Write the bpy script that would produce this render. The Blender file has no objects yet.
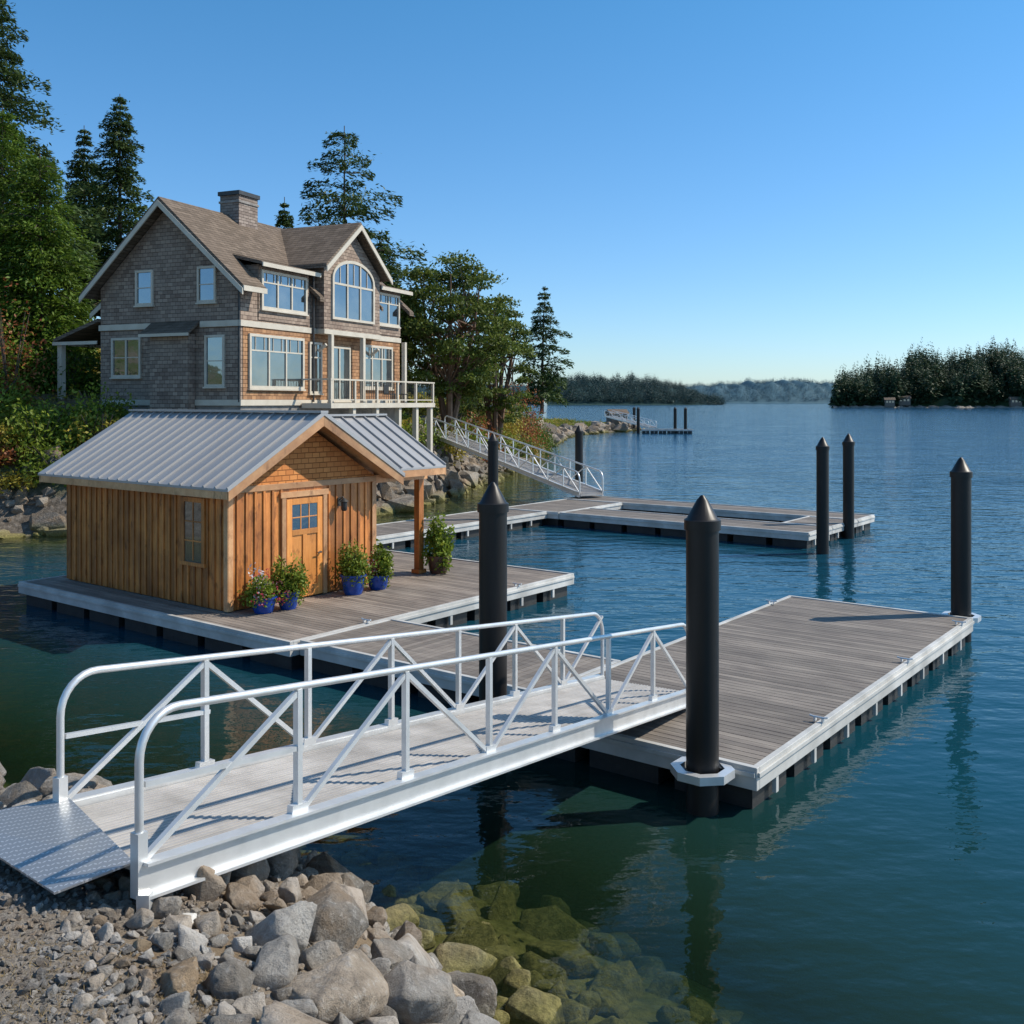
import bpy, bmesh, math, random
import numpy as np
from mathutils import Vector, Matrix, noise as mnoise
random.seed(7); rng=np.random.default_rng(7)
scene=bpy.context.scene
COL=scene.collection
# ---------------------------------------------------------------- materials
def newmat(name):
    m=bpy.data.materials.new(name); m.use_nodes=True
    nt=m.node_tree; nt.nodes.clear()
    out=nt.nodes.new('ShaderNodeOutputMaterial'); return m,nt,out
def N(nt,t,**kw):
    n=nt.nodes.new(t)
    for k,v in kw.items(): setattr(n,k,v)
    return n
def ramp(nt,fac,stops):
    r=N(nt,'ShaderNodeValToRGB'); e=r.color_ramp.elements
    while len(e)<len(stops): e.new(0.5)
    for i,(p,c) in enumerate(stops):
        e[i].position=p; e[i].color=(c[0],c[1],c[2],1)
    nt.links.new(fac,r.inputs[0]); return r.outputs[0]
def noise(nt,scale,detail=5,rough=.55,vec=None,stretch=None):
    if stretch is not None or vec is None:
        if vec is None:
            vec=N(nt,'ShaderNodeTexCoord').outputs['Object']
        if stretch is not None:
            mp=N(nt,'ShaderNodeMapping'); mp.inputs['Scale'].default_value=stretch
            nt.links.new(vec,mp.inputs[0]); vec=mp.outputs[0]
    n=N(nt,'ShaderNodeTexNoise'); n.inputs['Scale'].default_value=scale
    n.inputs['Detail'].default_value=detail; n.inputs['Roughness'].default_value=rough
    nt.links.new(vec,n.inputs['Vector']); return n.outputs['Fac']
def mixc(nt,f,a,b,mode='MIX'):
    m=N(nt,'ShaderNodeMix',data_type='RGBA',blend_type=mode)
    for s,v in ((0,f),(6,a),(7,b)):
        if hasattr(v,'is_output') or isinstance(v,bpy.types.NodeSocket): nt.links.new(v,m.inputs[s])
        elif s==0: m.inputs[0].default_value=v
        else: m.inputs[s].default_value=(v[0],v[1],v[2],1)
    return m.outputs[2]
def math_(nt,op,a,b=None,c=None,clamp=False):
    m=N(nt,'ShaderNodeMath',operation=op,use_clamp=clamp)
    for i,v in enumerate((a,b,c)):
        if v is None: continue
        if isinstance(v,bpy.types.NodeSocket): nt.links.new(v,m.inputs[i])
        else: m.inputs[i].default_value=v
    return m.outputs[0]
def principled(nt,out,col,rough=.6,metal=0,bump=None,bstr=.5,bdist=.02,spec=.5):
    p=N(nt,'ShaderNodeBsdfPrincipled')
    if isinstance(col,bpy.types.NodeSocket): nt.links.new(col,p.inputs['Base Color'])
    else: p.inputs['Base Color'].default_value=(*col,1)
    if isinstance(rough,bpy.types.NodeSocket): nt.links.new(rough,p.inputs['Roughness'])
    else: p.inputs['Roughness'].default_value=rough
    p.inputs['Metallic'].default_value=metal
    p.inputs['Specular IOR Level'].default_value=spec
    if bump is not None:
        b=N(nt,'ShaderNodeBump'); b.inputs['Strength'].default_value=bstr; b.inputs['Distance'].default_value=bdist
        nt.links.new(bump,b.inputs['Height']); nt.links.new(b.outputs[0],p.inputs['Normal'])
    nt.links.new(p.outputs[0],out.inputs[0]); return p
def island(nt): return N(nt,'ShaderNodeNewGeometry').outputs['Random Per Island']

def simple(name,c1,c2,scale=3,rough=.6,metal=0,bstr=.3,bdist=.02,stretch=None,isl=0,spec=.5,stain=0):
    m,nt,out=newmat(name)
    n=noise(nt,scale,stretch=stretch)
    c=ramp(nt,n,[(.3,c1),(.7,c2)])
    if isl:
        r=island(nt)
        v=math_(nt,'MULTIPLY_ADD',r,isl,1-isl*.5)
        hs=N(nt,'ShaderNodeHueSaturation'); nt.links.new(c,hs.inputs['Color']); nt.links.new(v,hs.inputs['Value']); c=hs.outputs[0]
    if stain:
        sn=noise(nt,.8,6,.65)
        c=mixc(nt,ramp(nt,sn,[(.42,(0,0,0)),(.66,(stain,stain,stain))]),c,tuple(x*.45 for x in c1))
    n2=noise(nt,scale*6,stretch=stretch)
    principled(nt,out,c,rough,metal,n2,bstr,bdist,spec); return m
M={}
M['deck']=simple('decking_grey',(.145,.12,.102),(.25,.215,.18),1.2,.75,isl=.45,bstr=.3,bdist=.004,stretch=(8,1,1),stain=.35)
M['deck2']=simple('decking_weathered',(.175,.14,.115),(.3,.25,.205),1.2,.75,isl=.45,bstr=.3,bdist=.004,stretch=(8,1,1),stain=.4)
M['alu']=simple('brushed_aluminium',(.64,.64,.63),(.78,.78,.77),4,.36,.55,bstr=.15,bdist=.002)
M['aludeck']=simple('aluminium_deck',(.38,.355,.33),(.56,.53,.5),2.0,.5,.2,bstr=.15,bdist=.002,stain=.3)
M['fascia']=simple('dock_fascia',(.42,.41,.38),(.68,.66,.62),1.5,.55,.1,bstr=.2,bdist=.003,stain=.3)
M['float']=simple('float_black',(.01,.011,.012),(.03,.03,.028),3,.6)
M['pile']=simple('piling_black',(.007,.007,.007),(.017,.014,.013),1.5,.42,bstr=.2,bdist=.01,stretch=(1,1,.2),spec=.35)
M['white']=simple('trim_cream',(.50,.44,.35),(.6,.54,.44),2,.6)
M['concrete']=simple('concrete',(.45,.43,.4),(.6,.58,.54),8,.8,bstr=.4,bdist=.01)
M['bluepot']=simple('glazed_blue',(.008,.045,.25),(.012,.08,.4),6,.15)
M['brownpot']=simple('glazed_brown',(.06,.035,.025),(.12,.06,.04),6,.2)
M['soil']=simple('soil',(.03,.02,.015),(.05,.035,.02),10,.9)
M['bark']=simple('bark',(.06,.045,.035),(.14,.10,.075),3,.9,bstr=.6,bdist=.05,stretch=(1,1,.3))
M['madbark']=simple('madrona_bark',(.12,.06,.03),(.22,.13,.08),2,.7)
M['iron']=simple('dark_iron',(.02,.02,.02),(.04,.04,.04),4,.5)
M['stone']=simple('foundation_stone',(.16,.15,.14),(.34,.31,.28),1.6,.85,bstr=.6,bdist=.06)
M['housewall']=simple('timber_wall',(.10,.085,.07),(.18,.15,.12),2,.8)
def cedar(name,lo,hi,stretch):
    m,nt,out=newmat(name)
    n=noise(nt,3.0,8,.65,stretch=stretch)
    n3=noise(nt,.9,5,.6)
    c=ramp(nt,n,[(.3,lo),(.72,hi)])
    c=mixc(nt,ramp(nt,n3,[(.4,(0,0,0)),(.68,(.75,.75,.75))]),c,tuple(x*.6 for x in lo),'MIX')
    kn=noise(nt,2.2,4,.6,stretch=(2,2,1))
    c=mixc(nt,ramp(nt,kn,[(.58,(0,0,0)),(.68,(.65,.65,.65))]),c,tuple(x*.35 for x in lo))
    r=island(nt); v=math_(nt,'MULTIPLY_ADD',r,.7,.7)
    hs=N(nt,'ShaderNodeHueSaturation'); nt.links.new(c,hs.inputs['Color']); nt.links.new(v,hs.inputs['Value'])
    principled(nt,out,hs.outputs[0],.5,0,noise(nt,6,8,stretch=stretch),.35,.01); return m
M['cedar']=cedar('cedar_boards',(.36,.11,.022),(.74,.29,.07),(6,6,.5))
M['cedardoor']=cedar('cedar_door',(.62,.22,.045),(.82,.34,.08),(6,6,.5))
M['cedartrim']=cedar('cedar_trim',(.48,.23,.10),(.64,.37,.18),(2,2,2))
def shingles(name,c1,c2,c3,w,h,big=True):
    m,nt,out=newmat(name)
    tc=N(nt,'ShaderNodeTexCoord').outputs['Object']
    s=N(nt,'ShaderNodeSeparateXYZ'); nt.links.new(tc,s.inputs[0])
    u=math_(nt,'ADD',s.outputs[0],s.outputs[1])
    cb=N(nt,'ShaderNodeCombineXYZ'); nt.links.new(u,cb.inputs[0]); nt.links.new(s.outputs[2],cb.inputs[1])
    b=N(nt,'ShaderNodeTexBrick'); nt.links.new(cb.outputs[0],b.inputs['Vector'])
    b.inputs['Scale'].default_value=1; b.inputs['Brick Width'].default_value=w; b.inputs['Row Height'].default_value=h
    b.inputs['Mortar Size'].default_value=.010; b.inputs['Mortar Smooth'].default_value=.3; b.inputs['Bias'].default_value=0
    b.inputs['Color1'].default_value=(*c1,1); b.inputs['Color2'].default_value=(*c2,1); b.inputs['Mortar'].default_value=tuple(x*.45 for x in c1)+(1,)
    n=noise(nt,.8,5); 
    c=mixc(nt,ramp(nt,n,[(.4,(0,0,0)),(.75,(.7,.7,.7))]),b.outputs['Color'],c3)
    row=math_(nt,'FRACT',math_(nt,'DIVIDE',s.outputs[2],h))
    hgt=math_(nt,'SUBTRACT',math_(nt,'SUBTRACT',1,row),math_(nt,'MULTIPLY',b.outputs['Fac'],.6))
    principled(nt,out,c,.8,0,hgt,.8,.03,.2); return m
M['shingle']=shingles('cedar_shingles_weathered',(.19,.135,.105),(.37,.28,.215),(.29,.23,.18),.28,.17)
M['shinglemid']=shingles('cedar_shingles_brown',(.24,.12,.06),(.44,.24,.12),(.3,.18,.11),.28,.17)
M['shinglewarm']=shingles('cedar_shingles_warm',(.5,.18,.05),(.68,.28,.085),(.46,.17,.055),.22,.12)
M['brickch']=shingles('chimney_stone',(.16,.12,.10),(.32,.26,.22),(.24,.2,.17),.34,.14)
M['roof']=shingles('asphalt_roof',(.12,.09,.065),(.21,.16,.12),(.16,.12,.09),.35,.13)
M['metalroof']=simple('standing_seam_metal',(.36,.35,.345),(.46,.45,.44),.8,.45,.35,bstr=.1,bdist=.004,stain=.15)
def glassm():
    m,nt,out=newmat('window_glass')
    d=N(nt,'ShaderNodeBsdfPrincipled'); d.inputs['Roughness'].default_value=.1
    c=ramp(nt,noise(nt,.9,3),[(.4,(.015,.02,.025)),(.7,(.09,.09,.08))]); nt.links.new(c,d.inputs['Base Color'])
    g=N(nt,'ShaderNodeBsdfGlossy'); g.inputs['Roughness'].default_value=.03; g.inputs['Color'].default_value=(.7,.83,.95,1)
    b=N(nt,'ShaderNodeBump'); b.inputs['Strength'].default_value=.2; b.inputs['Distance'].default_value=.03
    nt.links.new(noise(nt,1.2,2),b.inputs['Height']); nt.links.new(b.outputs[0],g.inputs['Normal'])
    x=N(nt,'ShaderNodeMixShader'); x.inputs[0].default_value=.24
    nt.links.new(d.outputs[0],x.inputs[1]); nt.links.new(g.outputs[0],x.inputs[2]); nt.links.new(x.outputs[0],out.inputs[0]); return m
M['glass']=glassm()
def plate():
    m,nt,out=newmat('diamond_plate')
    tc=N(nt,'ShaderNodeTexCoord').outputs['Object']
    def lug(rot):
        mp=N(nt,'ShaderNodeMapping'); mp.inputs['Rotation'].default_value=(0,0,rot); mp.inputs['Scale'].default_value=(1,1,0)
        nt.links.new(tc,mp.inputs[0])
        s=N(nt,'ShaderNodeSeparateXYZ'); nt.links.new(mp.outputs[0],s.inputs[0])
        p=.042
        fx=math_(nt,'ABSOLUTE',math_(nt,'SUBTRACT',math_(nt,'FRACT',math_(nt,'DIVIDE',s.outputs[0],p)),.5))
        row=math_(nt,'MULTIPLY',math_(nt,'FLOOR',math_(nt,'DIVIDE',s.outputs[0],p)),.5)
        fy=math_(nt,'ABSOLUTE',math_(nt,'SUBTRACT',math_(nt,'FRACT',math_(nt,'ADD',math_(nt,'DIVIDE',s.outputs[1],p*2),row)),.5))
        r=math_(nt,'ADD',math_(nt,'MULTIPLY',fx,3.2),math_(nt,'MULTIPLY',fy,2.6))
        return math_(nt,'LESS_THAN',r,.55)
    h=math_(nt,'MAXIMUM',lug(.5),lug(.5+math.pi/2))
    c=mixc(nt,h,(.38,.385,.39),(.68,.68,.68))
    principled(nt,out,c,.33,.6,h,.6,.006); return m
M['plate']=plate()
def leaf(name,c1,c2,c3,tr=.25):
    m,nt,out=newmat(name)
    r=island(nt)
    c=ramp(nt,r,[(0,c1),(.6,c2),(1,c3)])
    n=noise(nt,.35,3)
    c=mixc(nt,ramp(nt,n,[(.38,(.0,.0,.0)),(.7,(.6,.6,.6))]),c,tuple(x*.5 for x in c1))
    d=N(nt,'ShaderNodeBsdfPrincipled'); d.inputs['Roughness'].default_value=.55; d.inputs['Specular IOR Level'].default_value=.25; nt.links.new(c,d.inputs['Base Color'])
    t=N(nt,'ShaderNodeBsdfTranslucent'); nt.links.new(c,t.inputs[0])
    x=N(nt,'ShaderNodeMixShader'); x.inputs[0].default_value=tr
    nt.links.new(d.outputs[0],x.inputs[1]); nt.links.new(t.outputs[0],x.inputs[2]); nt.links.new(x.outputs[0],out.inputs[0]); return m
M['fir']=leaf('fir_needles',(.035,.065,.018),(.065,.108,.027),(.12,.165,.042),.28)
M['cedarleaf']=leaf('cedar_foliage',(.065,.12,.014),(.11,.185,.022),(.18,.26,.035),.32)
M['madrona']=leaf('madrona_leaves',(.075,.11,.02),(.14,.19,.033),(.24,.27,.055),.32)
M['shrubleaf']=leaf('shrub_leaves',(.11,.17,.02),(.21,.28,.03),(.32,.37,.05),.3)
M['yellowleaf']=leaf('shrub_leaves_yellow',(.28,.24,.03),(.42,.34,.05),(.52,.4,.08),.3)
M['redleaf']=leaf('shrub_leaves_red',(.24,.07,.03),(.4,.14,.05),(.48,.23,.08),.3)
M['drygrass']=leaf('dry_grass',(.22,.15,.07),(.36,.26,.12),(.45,.34,.18))
M['flowerw']=leaf('petals_white',(.6,.5,.5),(.75,.7,.68),(.8,.8,.8))
M['flowerr']=leaf('petals_red',(.4,.03,.05),(.5,.06,.1),(.6,.25,.3))
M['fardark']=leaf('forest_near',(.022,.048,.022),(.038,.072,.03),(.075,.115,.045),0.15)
M['farmid']=leaf('forest_hazy',(.02,.052,.05),(.032,.068,.06),(.048,.085,.068),0.05)  # aerial haze painted in: leaf colours shifted towards blue-green
M['farblue']=leaf('forest_far_haze',(.065,.135,.165),(.072,.142,.172),(.08,.15,.18),0.0)  # stronger distance haze put into the colour: paler and bluer, nearly flat
# rock
def rockm(name,cols,wet=True):
    m,nt,out=newmat(name)
    r=island(nt)
    n=noise(nt,2.5,10,.7); n2=noise(nt,16,8,.75); n5=noise(nt,1.1,5,.6)
    base=ramp(nt,r,cols)
    c=mixc(nt,ramp(nt,n,[(.42,(0,0,0)),(.62,(.65,.65,.65))]),base,(.13,.10,.07))
    c=mixc(nt,ramp(nt,n2,[(.52,(0,0,0)),(.68,(.55,.55,.55))]),c,(.55,.52,.48))
    c=mixc(nt,ramp(nt,n2,[(.30,(.7,.7,.7)),(.42,(0,0,0))]),c,(.06,.055,.05))
    c=mixc(nt,ramp(nt,n5,[(.48,(0,0,0)),(.6,(.4,.4,.4))]),c,(.34,.21,.10))
    g=N(nt,'ShaderNodeNewGeometry'); s=N(nt,'ShaderNodeSeparateXYZ'); nt.links.new(g.outputs['Position'],s.inputs[0])
    zz=math_(nt,'ADD',s.outputs[2],math_(nt,'MULTIPLY',n,.45))
    w=ramp(nt,math_(nt,'MULTIPLY_ADD',zz,.5,.3,clamp=True),[(.44,(.88,.88,.88)),(.66,(0,0,0))])
    moss=ramp(nt,n2,[(.35,(.07,.07,.012)),(.65,(.28,.24,.06))])
    c=mixc(nt,w,c,moss)
    h=math_(nt,'ADD',n2,math_(nt,'MULTIPLY',noise(nt,5,6,.6),1.5))
    principled(nt,out,c,.8,0,h,.9,.05,.35); return m
M['rock']=rockm('granite_rock',[(0,(.16,.15,.135)),(.3,(.30,.275,.24)),(.55,(.38,.355,.32)),(.8,(.55,.52,.48)),(1,(.40,.29,.18))])
M['rockfar']=rockm('shore_rock',[(0,(.09,.08,.065)),(.5,(.19,.16,.13)),(1,(.33,.285,.23))])
M['gravel']=rockm('gravel_stone',[(0,(.12,.12,.12)),(.4,(.26,.25,.235)),(.8,(.38,.36,.34)),(1,(.55,.51,.45))])
def terrainm():
    m,nt,out=newmat('terrain_ground')
    g=N(nt,'ShaderNodeNewGeometry'); s=N(nt,'ShaderNodeSeparateXYZ'); nt.links.new(g.outputs['Position'],s.inputs[0])
    P=g.outputs['Position']
    n=noise(nt,.35,7,.6,vec=P); n2=noise(nt,6,10,.7,vec=P); nb=noise(nt,35,6,.7,vec=P)
    dirt=ramp(nt,n2,[(.3,(.12,.09,.055)),(.55,(.25,.19,.12)),(.75,(.36,.31,.25))])
    green=ramp(nt,n2,[(.3,(.04,.07,.015)),(.7,(.15,.17,.04))])
    gr=mixc(nt,ramp(nt,n,[(.42,(0,0,0)),(.58,(1,1,1))]),dirt,green)
    rock=ramp(nt,n2,[(.3,(.05,.042,.034)),(.5,(.14,.115,.09)),(.7,(.27,.23,.19))])
    hz=math_(nt,'ADD',s.outputs[2],math_(nt,'MULTIPLY',n,1.5))
    far=ramp(nt,math_(nt,'DIVIDE',hz,6),[(.35,(1,1,1)),(.55,(0,0,0))])
    gr=mixc(nt,far,gr,rock)
    grav=ramp(nt,nb,[(.3,(.11,.095,.08)),(.5,(.22,.19,.16)),(.7,(.36,.33,.28))])
    tan=noise(nt,.9,5,.6,vec=P)
    grav=mixc(nt,ramp(nt,tan,[(.45,(0,0,0)),(.6,(.8,.8,.8))]),grav,(.22,.155,.09))
    nearf=math_(nt,'LESS_THAN',s.outputs[1],15)
    c=mixc(nt,nearf,gr,grav)
    wet=ramp(nt,math_(nt,'MULTIPLY_ADD',s.outputs[2],1,.5,clamp=True),[(.35,(1,1,1)),(.6,(0,0,0))])
    under=ramp(nt,n2,[(.3,(.08,.08,.018)),(.7,(.28,.25,.09))])
    c=mixc(nt,wet,c,under)
    principled(nt,out,c,.9,0,math_(nt,'ADD',n2,math_(nt,'MULTIPLY',nb,.3)),.7,.1,.2); return m
M['terrain']=terrainm()
def waterm():
    m,nt,out=newmat('sea_water')
    g=N(nt,'ShaderNodeNewGeometry'); P=g.outputs['Position']
    s=N(nt,'ShaderNodeSeparateXYZ'); nt.links.new(P,s.inputs[0])
    a=N(nt,'ShaderNodeAttribute'); a.attribute_name='depth'
    tr=math_(nt,'POWER',2.718,math_(nt,'MULTIPLY',a.outputs['Fac'],-.8))
    n1=noise(nt,1.0,3,.5,vec=P,stretch=(.7,1.2,1)); n2=noise(nt,3.6,3,.5,vec=P,stretch=(.75,1.15,1)); n3=noise(nt,.12,3,.5,vec=P)
    n4=noise(nt,.25,3,.5,vec=P,stretch=(.6,1.2,1))
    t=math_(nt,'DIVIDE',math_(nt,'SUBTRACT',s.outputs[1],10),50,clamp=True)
    amp=math_(nt,'MULTIPLY_ADD',t,.085,.042)
    amp=math_(nt,'MULTIPLY',amp,math_(nt,'MULTIPLY_ADD',n3,1.4,.3))
    h=math_(nt,'MULTIPLY',math_(nt,'ADD',math_(nt,'MULTIPLY',n2,.28),n1),amp)
    h=math_(nt,'ADD',h,math_(nt,'MULTIPLY',n4,math_(nt,'MULTIPLY',t,.15)))
    b=N(nt,'ShaderNodeBump'); b.inputs['Strength'].default_value=1; b.inputs['Distance'].default_value=1
    nt.links.new(h,b.inputs['Height'])
    deep=N(nt,'ShaderNodeBsdfDiffuse')
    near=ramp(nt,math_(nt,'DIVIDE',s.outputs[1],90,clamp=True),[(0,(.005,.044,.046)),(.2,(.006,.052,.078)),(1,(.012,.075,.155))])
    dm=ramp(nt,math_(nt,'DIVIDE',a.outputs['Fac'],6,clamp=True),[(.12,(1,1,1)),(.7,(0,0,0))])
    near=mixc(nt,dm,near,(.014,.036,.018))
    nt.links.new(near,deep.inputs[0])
    tp=N(nt,'ShaderNodeBsdfTransparent')
    tint=ramp(nt,math_(nt,'DIVIDE',a.outputs['Fac'],2.5,clamp=True),[(0,(.95,.97,.93)),(.35,(.68,.82,.66)),(1,(.22,.5,.42))])
    nt.links.new(tint,tp.inputs[0])
    x=N(nt,'ShaderNodeMixShader'); nt.links.new(tr,x.inputs[0]); nt.links.new(deep.outputs[0],x.inputs[1]); nt.links.new(tp.outputs[0],x.inputs[2])
    gl=N(nt,'ShaderNodeBsdfGlossy'); gl.inputs['Roughness'].default_value=.03; nt.links.new(b.outputs[0],gl.inputs['Normal'])
    fr=N(nt,'ShaderNodeFresnel'); fr.inputs['IOR'].default_value=1.33; nt.links.new(b.outputs[0],fr.inputs['Normal'])
    y=N(nt,'ShaderNodeMixShader'); nt.links.new(fr.outputs[0],y.inputs[0]); nt.links.new(x.outputs[0],y.inputs[1]); nt.links.new(gl.outputs[0],y.inputs[2])
    nt.links.new(y.outputs[0],out.inputs[0]); return m
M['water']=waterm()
# ---------------------------------------------------------------- mesh helpers
def np_mesh(name,V,F,mats,smooth=False,parent=None,matidx=None):
    V=np.asarray(V,dtype=np.float32); F=np.asarray(F,dtype=np.int32)
    me=bpy.data.meshes.new(name); n,k=F.shape
    me.vertices.add(len(V)); me.vertices.foreach_set('co',V.ravel())
    me.loops.add(n*k); me.loops.foreach_set('vertex_index',F.ravel())
    me.polygons.add(n); me.polygons.foreach_set('loop_start',np.arange(0,n*k,k,dtype=np.int32))
    try: me.polygons.foreach_set('loop_total',np.full(n,k,dtype=np.int32))
    except Exception: pass
    for m in mats: me.materials.append(m)
    if matidx is not None: me.polygons.foreach_set('material_index',np.asarray(matidx,dtype=np.int32))
    me.polygons.foreach_set('use_smooth',np.full(n,smooth))
    me.update(); me.validate()
    o=bpy.data.objects.new(name,me); COL.objects.link(o)
    if parent: o.parent=parent
    return o
def empty(name,loc=(0,0,0),rot=0):
    e=bpy.data.objects.new(name,None); e.empty_display_size=.3; COL.objects.link(e); e.location=loc; e.rotation_euler=(0,0,rot); return e
class MB:
    def __init__(s): s.v=[];s.f=[];s.m=[];s.cur=0;s.mats=[]
    def mat(s,key):
        m=M[key]
        if m not in s.mats: s.mats.append(m)
        s.cur=s.mats.index(m); return s
    def add(s,vs,fs):
        b=len(s.v); s.v+= [tuple(x) for x in vs]
        for f in fs: s.f.append(tuple(i+b for i in f)); s.m.append(s.cur)
    def box(s,x0,x1,y0,y1,z0,z1):
        x0,x1=min(x0,x1),max(x0,x1);y0,y1=min(y0,y1),max(y0,y1);z0,z1=min(z0,z1),max(z0,z1)
        s.add([(x0,y0,z0),(x1,y0,z0),(x1,y1,z0),(x0,y1,z0),(x0,y0,z1),(x1,y0,z1),(x1,y1,z1),(x0,y1,z1)],
          [(0,3,2,1),(4,5,6,7),(0,1,5,4),(1,2,6,5),(2,3,7,6),(3,0,4,7)])
    def prism(s,pts,vec):
        n=len(pts); vec=Vector(vec); a=[Vector(p) for p in pts]; b=[p+vec for p in a]
        nrm=Vector((0,0,0))
        for i in range(n): nrm+=a[i].cross(a[(i+1)%n])
        fs=[tuple(range(n)),tuple(range(2*n-1,n-1,-1))]
        for i in range(n): j=(i+1)%n; fs.append((i,i+n,j+n,j))
        if nrm.dot(vec)>0: fs=[tuple(reversed(f)) for f in fs]
        s.add(a+b,fs)
    def beam(s,p0,p1,w,h,up=(0,0,1)):
        p0=Vector(p0);p1=Vector(p1);d=(p1-p0).normalized();up=Vector(up)
        sd=d.cross(up)
        if sd.length<1e-3: sd=Vector((1,0,0))
        sd.normalize();u=sd.cross(d)
        vs=[]
        for p in(p0,p1):
            for a,b in((-1,-1),(1,-1),(1,1),(-1,1)): vs.append(p+sd*a*w/2+u*b*h/2)
        s.add(vs,[(0,1,2,3),(7,6,5,4),(0,4,5,1),(1,5,6,2),(2,6,7,3),(3,7,4,0)])
    def tube(s,pts,r,seg=10,closed=False):
        pts=[Vector(p) for p in pts]; n=len(pts); rr=r if hasattr(r,'__len__') else [r]*n
        prev=None; vs=[]
        for i,p in enumerate(pts):
            d=(pts[min(i+1,n-1)]-pts[max(i-1,0)]).normalized()
            if prev is None:
                a=d.orthogonal().normalized()
            else:
                a=(prev-d*prev.dot(d)).normalized()
            prev=a;b=d.cross(a)
            for k in range(seg):
                t=2*math.pi*k/seg; vs.append(p+(a*math.cos(t)+b*math.sin(t))*rr[i])
        fs=[]
        for i in range(n-1):
            for k in range(seg):
                k2=(k+1)%seg; fs.append((i*seg+k,i*seg+k2,(i+1)*seg+k2,(i+1)*seg+k))
        fs.append(tuple(reversed(range(seg)))); fs.append(tuple(range((n-1)*seg,n*seg)))
        s.add(vs,fs)
    def lathe(s,c,prof,seg=24):
        vs=[];n=len(prof)
        for r,z in prof:
            for k in range(seg):
                t=2*math.pi*k/seg; vs.append((c[0]+r*math.cos(t),c[1]+r*math.sin(t),c[2]+z))
        fs=[]
        for i in range(n-1):
            for k in range(seg):
                k2=(k+1)%seg; fs.append((i*seg+k,i*seg+k2,(i+1)*seg+k2,(i+1)*seg+k))
        fs.append(tuple(reversed(range(seg)))); fs.append(tuple(range((n-1)*seg,n*seg)))
        s.add(vs,fs)
    def obj(s,name,parent=None,smooth=False,bevel=0):
        me=bpy.data.meshes.new(name); me.from_pydata(s.v,[],s.f)
        for m in s.mats: me.materials.append(m)
        me.polygons.foreach_set('material_index',s.m)
        if smooth:
            me.polygons.foreach_set('use_smooth',[True]*len(s.f))
            try: me.set_sharp_from_angle(angle=math.radians(40))
            except Exception: pass
        me.update()
        o=bpy.data.objects.new(name,me); COL.objects.link(o)
        if parent: o.parent=parent
        if bevel:
            b=o.modifiers.new('bev','BEVEL'); b.width=bevel; b.segments=2; b.limit_method='ANGLE'
        return o
# ---------------------------------------------------------------- terrain
SH=np.array([(3.8,-3),(1.9,4),(.3,7.0),(-.3,8.1),(-1.5,9.5),(-2.9,10.3),(-6,11.0),(-9,13),(-17,18),(-25,25),(-27,32),(-19.5,37.5),(-13,38.5),(-8,42),(-5.5,46),(-3.6,53),(-2.5,58),(-.8,70),(1,83),(3.2,105),(5.5,128),(9,150),(15,165),(23,177),(21,190),(10,205),(-5,215),(-20,300),(-400,420),(-500,-80),(3.8,-80)],float)
def shore_dist(X,Y):
    X=np.asarray(X,float);Y=np.asarray(Y,float)
    best=np.full(X.shape,1e9); inside=np.zeros(X.shape,bool); n=len(SH)
    for i in range(n):
        ax,ay=SH[i];bx,by=SH[(i+1)%n];dx,dy=bx-ax,by-ay
        t=np.clip(((X-ax)*dx+(Y-ay)*dy)/(dx*dx+dy*dy),0,1)
        best=np.minimum(best,np.hypot(X-ax-t*dx,Y-ay-t*dy))
        c=((ay>Y)!=(by>Y))
        with np.errstate(divide='ignore',invalid='ignore'):
            xi=(bx-ax)*(Y-ay)/(by-ay+1e-12)+ax
        inside^=(c&(X<xi))
    return np.where(inside,best,-best)
def wav(X,Y,s,seed=0):
    r=np.random.default_rng(seed); o=np.zeros(np.shape(X))
    for k in range(7):
        a=r.uniform(0,6.28);f=s*r.uniform(.5,2.2);p=r.uniform(0,6.28)
        o+=np.sin((X*np.cos(a)+Y*np.sin(a))*f+p)/(1+k*.3)
    return o/4
def height(X,Y):
    X=np.asarray(X,float);Y=np.asarray(Y,float)
    D=shore_dist(X,Y)
    Dn=D+.25*wav(X,Y,2.0,3)*np.clip(Y/20,0,1)
    near=np.where(D>0,1.97*(1-np.exp(-np.maximum(D,0)*.75))*1.04,0)+.02*wav(X,Y,5,5)
    far=np.where(D>0,5.0*(1-np.exp(-np.maximum(Dn,0)/3.6))+.10*np.maximum(D-3,0),0)
    hill=np.clip((D-14)/40,0,1)*6
    tip=1-.72*np.clip((Y-85)/75,0,1)
    far=(far+hill)*tip+.35*wav(X,Y,.9,8)*np.clip(D/3,0,1)
    far=np.minimum(far,22)
    w=np.clip((Y-14)/12,0,1)
    h=near*(1-w)+far*w
    un=np.where(D>-2.2,.27*D,-.594+(D+2.2)*.62); un=np.maximum(un,-7)+.04*wav(X,Y,3,9)
    return np.where(D>0,np.maximum(h,0.0),np.minimum(un,0))
xs=np.concatenate([[-9000,-5000,-2500,-1200,-700,-480],np.arange(-400,-60,20),np.arange(-60,-8,.9),np.arange(-8,3.5,.12),np.arange(3.5,40,1.0),[45,60,100,200,500,1200,2500,5000,9000]])
ys=np.concatenate([[-500,-200,-90,-40,-15,-5,0,2],np.arange(3,13,.12),np.arange(13,30,.5),np.arange(30,100,.9),np.arange(100,230,2),np.arange(235,420,15),[500,800,1500,3000,6000,12000]])
X,Y=np.meshgrid(xs,ys); Z=height(X,Y)
ny,nx=X.shape
ii=np.arange(ny*nx).reshape(ny,nx)
F=np.stack([ii[:-1,:-1],ii[:-1,1:],ii[1:,1:],ii[1:,:-1]],-1).reshape(-1,4)
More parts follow.
